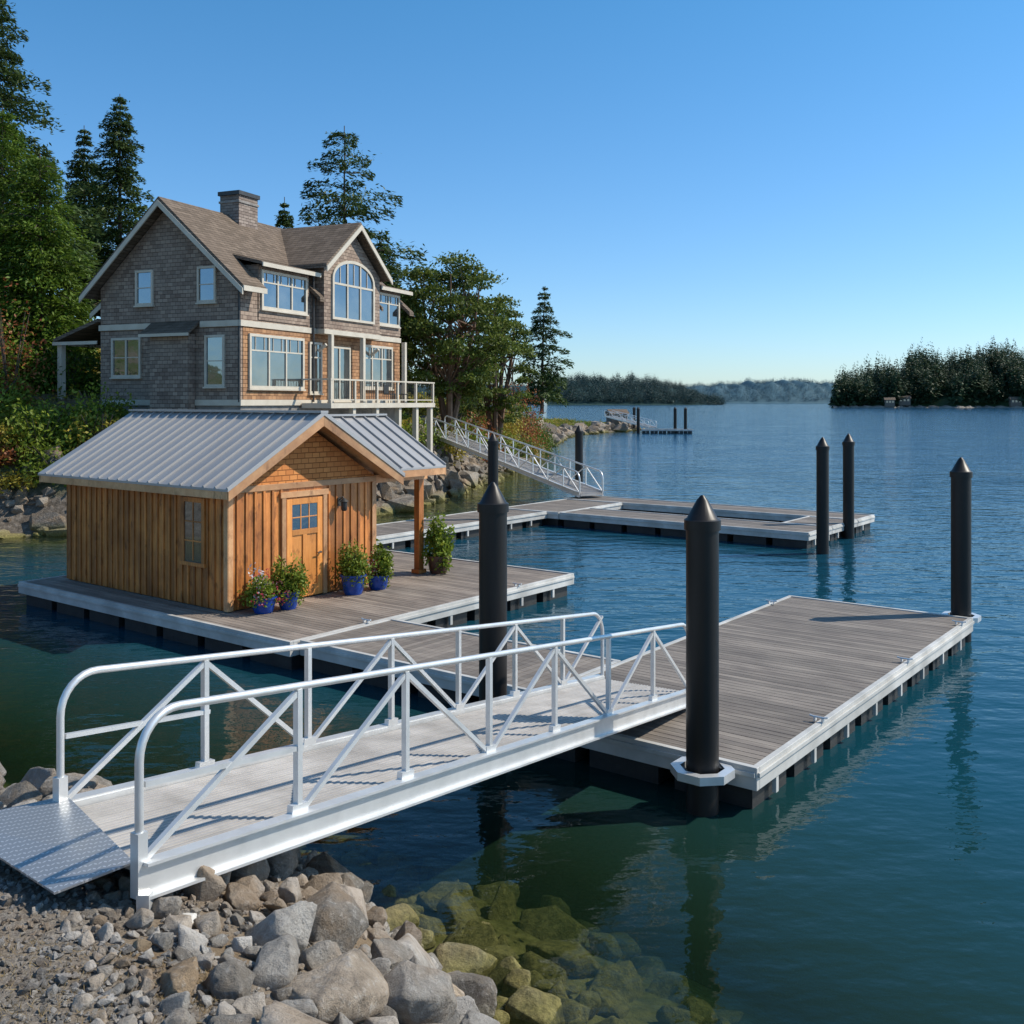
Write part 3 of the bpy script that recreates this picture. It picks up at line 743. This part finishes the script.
conifer('cedar_tree',-26.5,52,14.0,4.6,mat='cedarleaf',lsz=.45,dens=1.5,power=.55,start=.02)
conifer('fir_tree',-29.8,76,18.8,5.0,dens=1.4,power=.72,lsz=.6)
conifer('fir_tree',-33.8,79,16.0,4.8,dens=1.3,power=.75,lsz=.6)
conifer('fir_tree',-36,64,20,5,dens=1.2)
conifer('fir_tree',-11.4,68,18.8,6.2,dens=1.7,open_=.08,power=.5,start=.2,lsz=.6,droop=.2)
conifer('fir_tree',-18.2,80,14.5,3.6,dens=1.2,lsz=.6)
conifer('fir_tree',-24,82,12,3.5,dens=1.0)
conifer('fir_tree',-9.4,72,12.0,4.2,dens=1.3,power=.6,lsz=.55)
conifer('pine_tree',3.0,100,12.8,4.2,dens=1.3,open_=.15,start=.12,lsz=.62,z=3.8,lean=.3,power=.7)
broadleaf('madrona_tree',-4.1,65,15.0,4.4,ncl=125,per=200,lsz=.24,low=.12)
broadleaf('madrona_tree',-1.2,72,13.2,3.2,ncl=70,per=180,lsz=.24,low=.12)
broadleaf('madrona_tree',-8.5,66,12.5,3.4,ncl=55,per=200,lsz=.24,low=.1)
for (x,y,r,h,mt) in ((-22.4,44.6,1.7,5.4,'redleaf'),(-22.8,43.5,2.2,2.0,'shrubleaf'),(-19.5,42,2.0,1.7,'shrubleaf'),(-17.4,41.2,1.8,1.6,'shrubleaf'),(-20.5,41,1.9,1.4,'yellowleaf'),(-23.5,41,2.2,2.2,'cedarleaf'),(-15.8,40.6,1.3,1.3,'madrona'),(-18.5,40,1.5,1.0,'shrubleaf'),
   (-24,46,2.6,3.2,'shrubleaf'),(-21,47.5,2.2,2.4,'cedarleaf'),(-17.6,42.6,1.5,2.0,'shrubleaf'),(-25.5,43,2.4,3.0,'cedarleaf'),(-21.3,39.2,1.5,1.2,'shrubleaf'),(-19.3,39.0,1.2,.8,'yellowleaf'),(-16.4,39.7,1.2,.9,'shrubleaf'),(-20.3,40.0,1.2,1.0,'redleaf'),
   (-17.8,39.4,1.3,1.1,'shrubleaf'),(-15.3,40.0,1.2,1.2,'shrubleaf'),(-22.2,38.9,1.5,1.4,'yellowleaf'),(-19.2,40.6,1.4,1.8,'shrubleaf'),(-16.8,40.9,1.3,1.9,'yellowleaf'),(-21.8,41.0,1.6,2.6,'shrubleaf'),
   (-3.6,60,1.7,2.2,'yellowleaf'),(-2.9,64,1.8,2.4,'shrubleaf'),(-1.2,72,2.0,2.4,'shrubleaf'),(.2,80,2.2,2.6,'madrona'),(-1.5,78,2.8,3.6,'yellowleaf'),(.9,88,2.4,3.4,'cedarleaf'),(1.0,92,2.8,3.6,'madrona'),(2.2,98,2.4,3,'cedarleaf'),(-4.8,58,1.3,1.7,'shrubleaf'),(-.4,84,3.4,5.2,'redleaf'),(-3.5,76,3.2,5,'madrona'),(-2.3,68,2.0,2.6,'redleaf'),
   (-5.5,56,1.2,1.6,'shrubleaf'),(3.0,104,1.8,2.4,'cedarleaf'),(3.0,99,1.8,2.2,'madrona'),(1.2,86,1.8,2.6,'yellowleaf')):
    shrub('shrub',x,y,r,h,mt,n=int(900*max(1,r*r*.5)),ls=.2)
P=np.column_stack([rng.uniform(-40,16,9500),rng.uniform(34,175,9500)])
D=shore_dist(P[:,0],P[:,1]);
Lh=((P[:,0]+11.4)*.4+(P[:,1]-42)*.92); Lw=(-(P[:,0]+11.4)*.92+(P[:,1]-42)*.4)
k=(D>np.where(P[:,1]<50,2.2,2.8))&(D<26)&~((Lh>-1)&(Lh<15)&(Lw>-2)&(Lw<10)); P=P[k];Z_=height(P[:,0],P[:,1])
Cs=[]
for (x,y),z in zip(P,Z_):
    s=rng.uniform(.3,.9); Cs.append(rng.normal(0,.45,(40,3))*np.array([s*1.3,s*1.3,s*.7])+np.array([x,y,z+.25*s]))
C=np.concatenate(Cs)
ix=wav(P[:,0],P[:,1],.5,11)+rng.normal(0,.3,len(P))<.12; ix=np.repeat(ix,40)
e=empty('undergrowth')
for sel,mt in ((ix,'shrubleaf'),(~ix,'yellowleaf')):
    Q=C[sel];V,F=leaves(Q,np.zeros((len(Q),3)),.26*rng.uniform(.6,1.3,len(Q)),.14); np_mesh('leaves_'+mt,V,F,[M[mt]],False,e)
gx=rng.uniform(-4.2,-1.6,9000);gy=rng.uniform(4.0,5.8,9000);k=(wav(gx,gy,2.2,4)+rng.normal(0,.25,9000)>-.05)
gx,gy=gx[k],gy[k]
C=np.column_stack([gx,gy,height(gx,gy)+.015]); V,F=leaves(C,np.zeros((len(C),3))+np.array([0,0,.1]),.055,.004,jit=1.0); np_mesh('dry_grass',V,F,[M['drygrass']])
def potted(x,y,r,h,pm,plants):
    c=Vector((-4.10,18.46,0)); X_=c.x+x*math.cos(ANG)-y*math.sin(ANG);Y_=c.y+x*math.sin(ANG)+y*math.cos(ANG)
    e=empty('potted_plant'); m=MB().mat(pm)
    m.lathe((X_,Y_,.555),[(r*.68,0),(r*.8,h*.2),(r*.96,h*.8),(r*.98,h*.9),(r*1.08,h*.9),(r*1.08,h),(r*.92,h),(r*.9,h*.93)],28)
    m.mat('soil'); m.lathe((X_,Y_,.555),[(r*.5,h*.86),(r*.89,h*.94),(r*.01,h*.945)],20); m.obj('pot',e,True)
    for i,(mt,rr,hh,n,ls) in enumerate(plants):
        z=.555+h*.9
        C=shrub_pts(X_,Y_,z,rr,rr,hh,n); V,F=leaves(C,np.zeros((len(C),3)),ls*rng.uniform(.6,1.3,len(C)),ls*.5); np_mesh('foliage_%d'%i,V,F,[M[mt]],False,e)
    tk=MB().mat('bark')
    for i in range(5):
        a=rng.uniform(0,6.28);q=plants[0][1]*.4
        tk.tube([(X_,Y_,.555+h*.85),(X_+q*math.cos(a),Y_+q*math.sin(a),.555+h+plants[0][2]*.6)],[.012,.006],5)
    tk.obj('stems',e)
potted(1.42,2.55,.27,.34,'bluepot',[('shrubleaf',.48,.55,1500,.09),('flowerw',.54,.62,300,.08),('flowerr',.54,.58,220,.07)])
potted(2.0,2.45,.24,.38,'bluepot',[('shrubleaf',.42,.8,2000,.09),('yellowleaf',.40,.8,400,.08)])
potted(4.0,2.55,.29,.46,'bluepot',[('shrubleaf',.42,.8,2000,.09),('yellowleaf',.36,.8,300,.08)])
potted(4.8,2.55,.27,.34,'bluepot',[('shrubleaf',.40,.8,1500,.10),('flowerr',.44,.5,280,.08),('flowerw',.44,.45,160,.07)])
potted(7.35,2.9,.31,.46,'brownpot',[('shrubleaf',.44,1.1,1600,.14)])
# ---------------------------------------------------------------- house
HA=math.radians(66.5)
hs=empty('shingled_house',(-11.4,42,0),HA)
LX=13.3;LY=7.8;sm=.886
def hz(y,off=0): return 13.85-abs(y-3.9)*sm+off
m=MB().mat('shingle')
m.prism([(0,0,4.9),(0,LY,4.9),(0,LY,hz(LY,-.3)),(0,3.9,13.55),(0,0,hz(0,-.3))],(LX,0,0))
cx=7.9
m.prism([(5.4,-.5,8.35),(10.4,-.5,8.35),(10.4,-.5,11.35),(cx,-.5,13.3),(5.4,-.5,11.35)],(0,4.4,0))
m.box(1.15,4.85,-.04,1.6,8.55,10.93); m.box(10.75,13.32,-.04,1.6,8.55,10.93)
m.box(-.45,-.01,2.4,4.5,4.0,7.9)
m.prism([(2.5,LY+.01,4.9),(2.5,LY+2.2,4.9),(2.5,LY+2.2,9.6),(2.5,LY+.01,11.4)],(8,0,0))
m.mat('shinglemid'); m.box(.13,LX-.02,-.02,-.001,5.1,8.2)
m.obj('walls',hs)
m=MB().mat('stone'); m.box(.05,LX-.05,.05,LY-.05,-1,4.88); m.obj('foundation',hs)
m=MB().mat('roof')
def slabY(m,x0,x1,y0,z0,y1,z1,t=.2): m.prism([(x0,y0,z0),(x0,y1,z1),(x0,y1,z1-t),(x0,y0,z0-t)],(x1-x0,0,0))
slabY(m,-.6,LX+.5,3.9,13.85,1.2,hz(1.2)); slabY(m,-.6,LX+.5,3.9,13.851,8.4,hz(8.4))
for a,b in ((-.6,.95),(4.95,5.3),(10.45,10.6),(13.35,13.8)): slabY(m,a,b,1.2,hz(1.2),-.6,hz(-.6))
slabY(m,.85,5.15,1.75,11.55,-.45,11.02,.14); slabY(m,10.6,LX+.55,1.75,11.55,-.45,11.02,.14)
def slabX(m,y0,y1,x0,z0,x1,z1,t=.2): m.prism([(x0,y0,z0),(x1,y0,z1),(x1,y0,z1-t),(x0,y0,z0-t)],(0,y1-y0,0))
slabX(m,-.95,3.95,cx,13.78,cx-2.95,13.78-2.95*.8);slabX(m,-.95,3.95,cx,13.781,cx+2.95,13.78-2.95*.8)
m.prism([(-.75,2.15,7.95),(-.75,4.8,7.95),(0,4.8,8.5),(0,2.15,8.5)],(0,0,-.12))
m.prism([(-.2,LY,8.75),(4.5,LY,8.75),(4.5,LY+2.7,7.9),(-.2,LY+2.7,7.9)],(0,0,-.16))
m.prism([(2.0,LY-1.6,12.3),(10.9,LY-1.6,12.3),(10.9,LY+2.7,9.35),(2.0,LY+2.7,9.35)],(0,0,-.2))
m.obj('roof',hs)
m=MB().mat('white')
def rakeL(x,y1,w=.26):
    m.prism([(x,3.9,13.70),(x,y1,hz(y1,-.15)),(x,y1,hz(y1,-.15-w)),(x,3.9,13.70-w)],(-.06,0,0))
rakeL(-.6,-.62);rakeL(-.6,8.42)
m.prism([(2.0,LY-1.6,12.2),(2.0,LY+2.72,9.24),(2.0,LY+2.72,8.98),(2.0,LY-1.6,11.94)],(-.05,0,0))
for s in(-1,1): m.prism([(cx,-.95,13.66),(cx+s*2.97,-.95,13.66-2.97*.8),(cx+s*2.97,-.95,13.66-2.97*.8-.26),(cx,-.95,13.40)],(0,-.06,0))
m.box(.85,5.15,-.52,-.46,10.80,10.98);m.box(10.6,LX+.55,-.52,-.46,10.80,10.98)
m.box(-.6,.95,-.66,-.6,hz(-.6,-.26),hz(-.6,-.04))
m.box(-.07,LX+.05,-.07,-.0,8.2,8.45); m.box(-.075,-.005,.0,2.1,8.2,8.45);m.box(-.075,-.005,4.85,LY+.05,8.2,8.45)
m.box(5.35,10.45,-.56,-.072,8.2,8.42)
m.box(-.06,LX+.04,-.06,.0,4.85,5.1);m.box(-.065,-.005,0.0,2.38,4.85,5.1);m.box(-.065,-.005,4.52,LY,4.85,5.1)
m.box(-.8,-.74,2.12,4.83,7.8,7.93)
m.box(-.25,-.2,LY,LY+2.7,7.6,7.75); m.box(-.05,.2,LY+2.35,LY+2.6,4.6,7.75);m.box(3.95,4.2,LY+2.35,LY+2.6,4.6,7.75);m.box(-.2,4.5,LY+2.66,LY+2.72,7.62,7.76)
for xx in (5.55,10.25):
    m.beam((xx,-.52,7.7),(xx,-.10,7.4),.12,.12)
m.obj('trim',hs)
m=MB().mat('brickch'); m.box(4.0,5.4,3.3,4.4,12.6,14.75); m.mat('iron'); m.box(3.92,5.48,3.22,4.48,14.76,14.95); m.mat('stone'); m.box(3.95,5.45,3.25,4.45,14.4,14.5); m.obj('chimney',hs)
m=MB().mat('iron'); m.tube([(-.03,.05,10.0),(-.03,.05,5.0)],.05,6); m.tube([(5.1,-.12,11),(5.1,-.12,5)],.05,6);m.obj('downspouts',hs)
def win(fac,a0,a1,z0,z1,off,na,nz,trans=None,w=.1):
    fr=MB().mat('white')
    def bx(p0,p1,q0,q1,c0,c1):
        if fac=='R': fr.box(p0,p1,off-c1,off-c0,q0,q1)
        else: fr.box(off-c1,off-c0,p0,p1,q0,q1)
    bx(a0-w,a0,z0-w,z1+w,0,.09);bx(a1,a1+w,z0-w,z1+w,0,.09);bx(a0+.001,a1-.001,z1,z1+w,0,.088);bx(a0+.001,a1-.001,z0-w,z0,0,.088)
    bx(a0-w-.05,a1+w+.05,z0-w-.07,z0-w-.002,0,.13)
    fr.mat('glass'); bx(a0,a1,z0,z1,.01,.03); fr.mat('white')
    for i in range(1,na):
        t=a0+(a1-a0)*i/na; bx(t-.045,t+.045,z0,z1,.031,.075)
    zt=z1-(z1-z0)*.28
    if trans:
        bx(a0,a1,zt-.03,zt+.03,.032,.07)
        for i in range(na*trans):
            t=a0+(a1-a0)*(i+.5)/(na*trans); bx(t-.015,t+.015,zt+.031,z1,.033,.06)
    for j in range(1,nz):
        t=z0+(z1-z0)*j/nz; bx(a0,a1,t-.02,t+.02,.0325,.065)
    fr.obj('window',hs)
win('L',.9,1.75,5.75,7.75,0,1,2);win('L',1.35,2.15,9.35,10.7,0,1,2);win('L',4.8,5.6,9.35,10.7,0,1,2);win('L',5.5,7.0,6.2,7.75,0,2,2)
win('R',.6,4.3,5.7,7.8,-.02,3,1,2,.12);win('R',1.4,4.5,9.15,10.6,-.04,3,1,2,.12)
win('R',11.0,13.0,9.15,10.6,-.04,2,1,2,.12);win('R',9.4,12.3,5.8,7.8,-.02,3,1,2,.12)
win('R',6.5,8.2,5.15,7.6,-.02,2,1,None,.1);win('R',4.95,5.75,5.5,7.7,-.02,1,1,1,.1)
fr=MB().mat('white'); ww=1.75;zb_,zm=9.05,10.9
off=-.5
arc=[(cx+ww*math.cos(t),zm+.85*math.sin(t)) for t in np.linspace(0,math.pi,17)]
arco=[(cx+(ww+.14)*math.cos(t),zm+1.0*math.sin(t)) for t in np.linspace(0,math.pi,17)]
for i in range(16):
    fr.prism([(arc[i][0],off,arc[i][1]),(arco[i][0],off,arco[i][1]),(arco[i+1][0],off,arco[i+1][1]),(arc[i+1][0],off,arc[i+1][1])],(0,-.09,0))
fr.box(cx-ww-.14,cx-ww,off-.09,off,zb_-.12,zm);fr.box(cx+ww,cx+ww+.14,off-.09,off,zb_-.12,zm);fr.box(cx-ww+.001,cx+ww-.001,off-.088,off,zb_-.12,zb_)
for t in (-.58,.58): fr.box(cx+t-.05,cx+t+.05,off-.075,off-.031,zb_,zm+.78)
fr.box(cx-ww,cx+ww,off-.074,off-.032,zm-.3,zm-.2)
for t in (-1.2,0,1.2): fr.box(cx+t-.02,cx+t+.02,off-.06,off-.033,zm-.19,zm+(.8 if t==0 else .55))
fr.mat('glass'); fr.prism([(cx-ww,off-.01,zb_)]+[(cx+ww,off-.01,zb_)]+[(a,off-.01,b) for a,b in arc],(0,-.02,0))
fr.obj('arched_window',hs)
m=MB().mat('white'); m.box(4.2,14.2,-1.7,-.1,4.72,4.95)
for x in (4.3,6.3,8.3,10.3,12.2,14.1):
    m.box(x-.06,x+.06,-1.66,-1.54,4.96,6.0)
for x in (6.3,8.4,10.6,12.4,14.0): m.box(x-.12,x+.12,-1.6,-1.36,.6,4.71)
m.box(4.2,14.2,-1.68,-1.52,6.0,6.07);m.box(4.2,14.2,-1.64,-1.56,5.08,5.13)
m.box(14.05,14.2,-1.5,-.1,6.0,6.07);m.box(4.2,4.35,-1.5,-.1,6.0,6.07)
for x in (5.95,8.75,12.9): m.box(x-.1,x+.1,-.62,-.42,4.96,8.19)
m.mat('iron')
x=4.4
while x<14.1: m.box(x-.009,x+.009,-1.612,-1.593,5.131,5.999); x+=.2
m.obj('deck',hs)
m=MB().mat('iron')
for x in (10.6,11.9):
    m.box(x-.25,x+.25,-1.2,-.75,5.38,5.43);m.box(x-.25,x+.25,-.78,-.73,5.43,5.9)
    for a in(-.22,.2):
        for b in (-1.18,-.78): m.box(x+a,x+a+.03,b,b+.03,4.955,5.38)
m.obj('deck_chairs',hs)
# ---------------------------------------------------------------- distant
def fuzzy_tree(nq,r):
    t=rng.random(nq)**.8; a=rng.uniform(0,6.28,nq); rad=r*(1-t)**.75*rng.uniform(.35,1.15,nq)+.004
    C=np.column_stack([rad*np.cos(a),rad*np.sin(a),.06+t*.94])
    ax=np.column_stack([np.cos(a),np.sin(a),-.5+0*a])
    V,F=leaves(C,ax,.15*(1.15-t),.09*(1.15-t),jit=.35,nrm=np.array([0,0,1.]))
    return V,F
CT=[fuzzy_tree(64,.12+.08*rng.random()) for _ in range(14)]
CT2=[fuzzy_tree(16,.22) for _ in range(10)]
def forest(name,x0,x1,yfun,depth,prof,th,n,mat,hillname,protos,gm=None,rad=0.0,gap=0,rough=0.0):
    xs_=np.linspace(x0,x1,160); ts=np.linspace(0,1,14); sc=(x1-x0)/160
    def hh(x,t): return prof(x)*math.sin(min(1,t*1.15)*math.pi/2)**.8*(1+rough*mnoise.noise(Vector((x/(sc*9),t*3,0))))
    def px(x,t): return x*(1+rad*t*depth/yfun(x))
    Vv=[(px(x,t),yfun(x)+t*depth,hh(x,t)-(.5 if t==0 else 0)) for x in xs_ for t in ts]
    g=np.arange(160*14).reshape(160,14); Ff=np.stack([g[:-1,:-1],g[1:,:-1],g[1:,1:],g[:-1,1:]],-1).reshape(-1,4)
    np_mesh(hillname,Vv,Ff,[M[gm or mat]],True)
    Vs=[];Fs=[];b=0
    for _ in range(n):
        x=rng.uniform(x0,x1);t=rng.random()**1.3*.97+.03
        if prof(x)<1.0 and rng.random()<.7: continue
        grp=.5+.5*math.sin(x*.19+1.3*math.sin(x*.07+t*6)+t*5)
        if gap and rng.random()<gap*(1-grp): continue
        V,Fx=protos[rng.integers(len(protos))]; h=th*(rng.uniform(.4,.85)+.3*grp+(.3 if rng.random()<.12 else 0))
        W=V*h*np.array([rng.uniform(.8,1.4)]*2+[1])+np.array([px(x,t),yfun(x)+t*depth,hh(x,t)-1.0]); Vs.append(W);Fs.append(Fx+b);b+=len(V)
    np_mesh(name,np.concatenate(Vs),np.concatenate(Fs),[M[mat]],False)
lerp=lambda x,pts: float(np.interp(x,[p[0] for p in pts],[p[1] for p in pts]))
hy=lambda x:900-.25*(x-275)+6*math.sin(x*.11)
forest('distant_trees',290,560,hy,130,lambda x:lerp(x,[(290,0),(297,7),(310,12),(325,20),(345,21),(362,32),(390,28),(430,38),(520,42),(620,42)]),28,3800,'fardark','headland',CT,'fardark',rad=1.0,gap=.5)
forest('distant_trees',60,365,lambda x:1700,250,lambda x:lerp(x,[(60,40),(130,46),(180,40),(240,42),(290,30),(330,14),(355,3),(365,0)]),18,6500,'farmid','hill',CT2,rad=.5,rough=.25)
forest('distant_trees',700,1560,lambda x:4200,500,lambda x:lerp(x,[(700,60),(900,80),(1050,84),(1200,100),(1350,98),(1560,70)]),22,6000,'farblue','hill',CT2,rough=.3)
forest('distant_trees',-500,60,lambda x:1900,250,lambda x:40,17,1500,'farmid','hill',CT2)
M['strand']=simple('strand_rock',(.16,.14,.115),(.3,.265,.22),.2,.9)
Vv=[]
for i,x in enumerate(np.linspace(288,560,160)):
    y=hy(x)-3; hgt=1.0+.5*math.sin(x*.7)+.4*math.sin(x*1.9)
    Vv+= [(x,y,-.3),(x,y+2,hgt),(x,y+9,hgt+.8)]
g=np.arange(480).reshape(160,3); Ff=np.stack([g[:-1,:-1],g[1:,:-1],g[1:,1:],g[:-1,1:]],-1).reshape(-1,4)
np_mesh('rocky_strand',Vv,Ff,[M['strand']],False)
for (x,t,w,z) in ((330,.05,8,3.5),(344,.07,10,5),(430,.06,9,4)):
    e=empty('waterfront_house',(x*(1+t*130/hy(x)),hy(x)+t*130-6,z),-.2); m=MB().mat('housewall'); m.box(-w/2,w/2,-3,3,-3,3.4); m.obj('walls',e)
    m=MB().mat('roof'); m.prism([(-w/2-.7,-3.8,3.4),(-w/2-.7,3.8,3.4),(-w/2-.7,0,5.6)],(w+1.4,0,0)); m.obj('roof',e)
    m=MB().mat('glass')
    for k in (-.3,0,.3): m.box(k*w-.8,k*w+.8,-3.1,-3.01,.8,2.6)
    m.obj('windows',e)
fd=float_dock('far_dock',(20.5,158),[(0,8,0,2.4)],ang=math.radians(-5),deckz=.7)
float_dock('far_dock',(17,172),[(0,3,0,10)],ang=math.radians(-5),deckz=.7)
for x,y in ((20.3,160.8),(26.2,160.6),(27.4,158.0),(21.5,176)): piling('piling',x,y,4.2,.26)
gangway('shore_gangway',(16.5,178,2.5),(22,161,.9),1.4,1.0,[i/8 for i in range(9)],'/\\'*4,'/\\'*4,tr=.05,simplex=True)
e=empty('boathouse',(19,181,1.2),.3); m=MB().mat('housewall'); m.box(-1.6,1.6,-1.2,1.2,0,1.7); m.obj('walls',e); m=MB().mat('roof'); m.prism([(-1.9,-1.5,1.7),(-1.9,1.5,1.7),(-1.9,0,2.5)],(3.8,0,0)); m.obj('roof',e)
# ---------------------------------------------------------------- light
el=math.radians(44); az=math.atan2(.985,.17)
w=bpy.data.worlds.new('World'); scene.world=w; w.use_nodes=True; nt=w.node_tree
bg=nt.nodes.get('Background') or nt.nodes.new('ShaderNodeBackground')
sk=nt.nodes.new('ShaderNodeTexSky'); sk.sky_type='NISHITA'; sk.sun_disc=False; sk.sun_elevation=el; sk.sun_rotation=az
sk.air_density=1.0; sk.dust_density=.3; sk.ozone_density=3.0
tc=nt.nodes.new('ShaderNodeTexCoord'); sp=nt.nodes.new('ShaderNodeSeparateXYZ'); nt.links.new(tc.outputs['Generated'],sp.inputs[0])
tint=ramp(nt,math_(nt,'MULTIPLY',sp.outputs[2],1.0,clamp=True),[(0,(.68,.82,1.0)),(.12,(.56,.79,1.0)),(.42,(.36,.82,1.0)),(.8,(.8,.95,.95))])
mx=mixc(nt,1.0,sk.outputs[0],tint,'MULTIPLY')
mul=N(nt,'ShaderNodeVectorMath',operation='SCALE'); mul.inputs['Scale'].default_value=1.08
nt.links.new(mx,mul.inputs[0]); nt.links.new(mul.outputs[0],bg.inputs[0]); bg.inputs[1].default_value=.15
S=bpy.data.lights.new('sun','SUN'); S.energy=5.0; S.angle=math.radians(.5); S.color=(1,.925,.80)
so=bpy.data.objects.new('sun',S); COL.objects.link(so)
dv=Vector((math.cos(el)*math.sin(az),math.cos(el)*math.cos(az),math.sin(el)))
so.rotation_euler=dv.to_track_quat('Z','Y').to_euler(); so.location=(20,0,30)
cam=bpy.data.cameras.new('camera'); co=bpy.data.objects.new('camera',cam); COL.objects.link(co)
co.location=(0,0,5); co.rotation_euler=(math.radians(90),0,0); cam.sensor_width=36; cam.lens=35.16; cam.shift_y=-.1074; cam.clip_end=20000; cam.clip_start=.05
scene.camera=co
scene.view_settings.view_transform='Standard'; scene.view_settings.look='None'; scene.view_settings.exposure=0
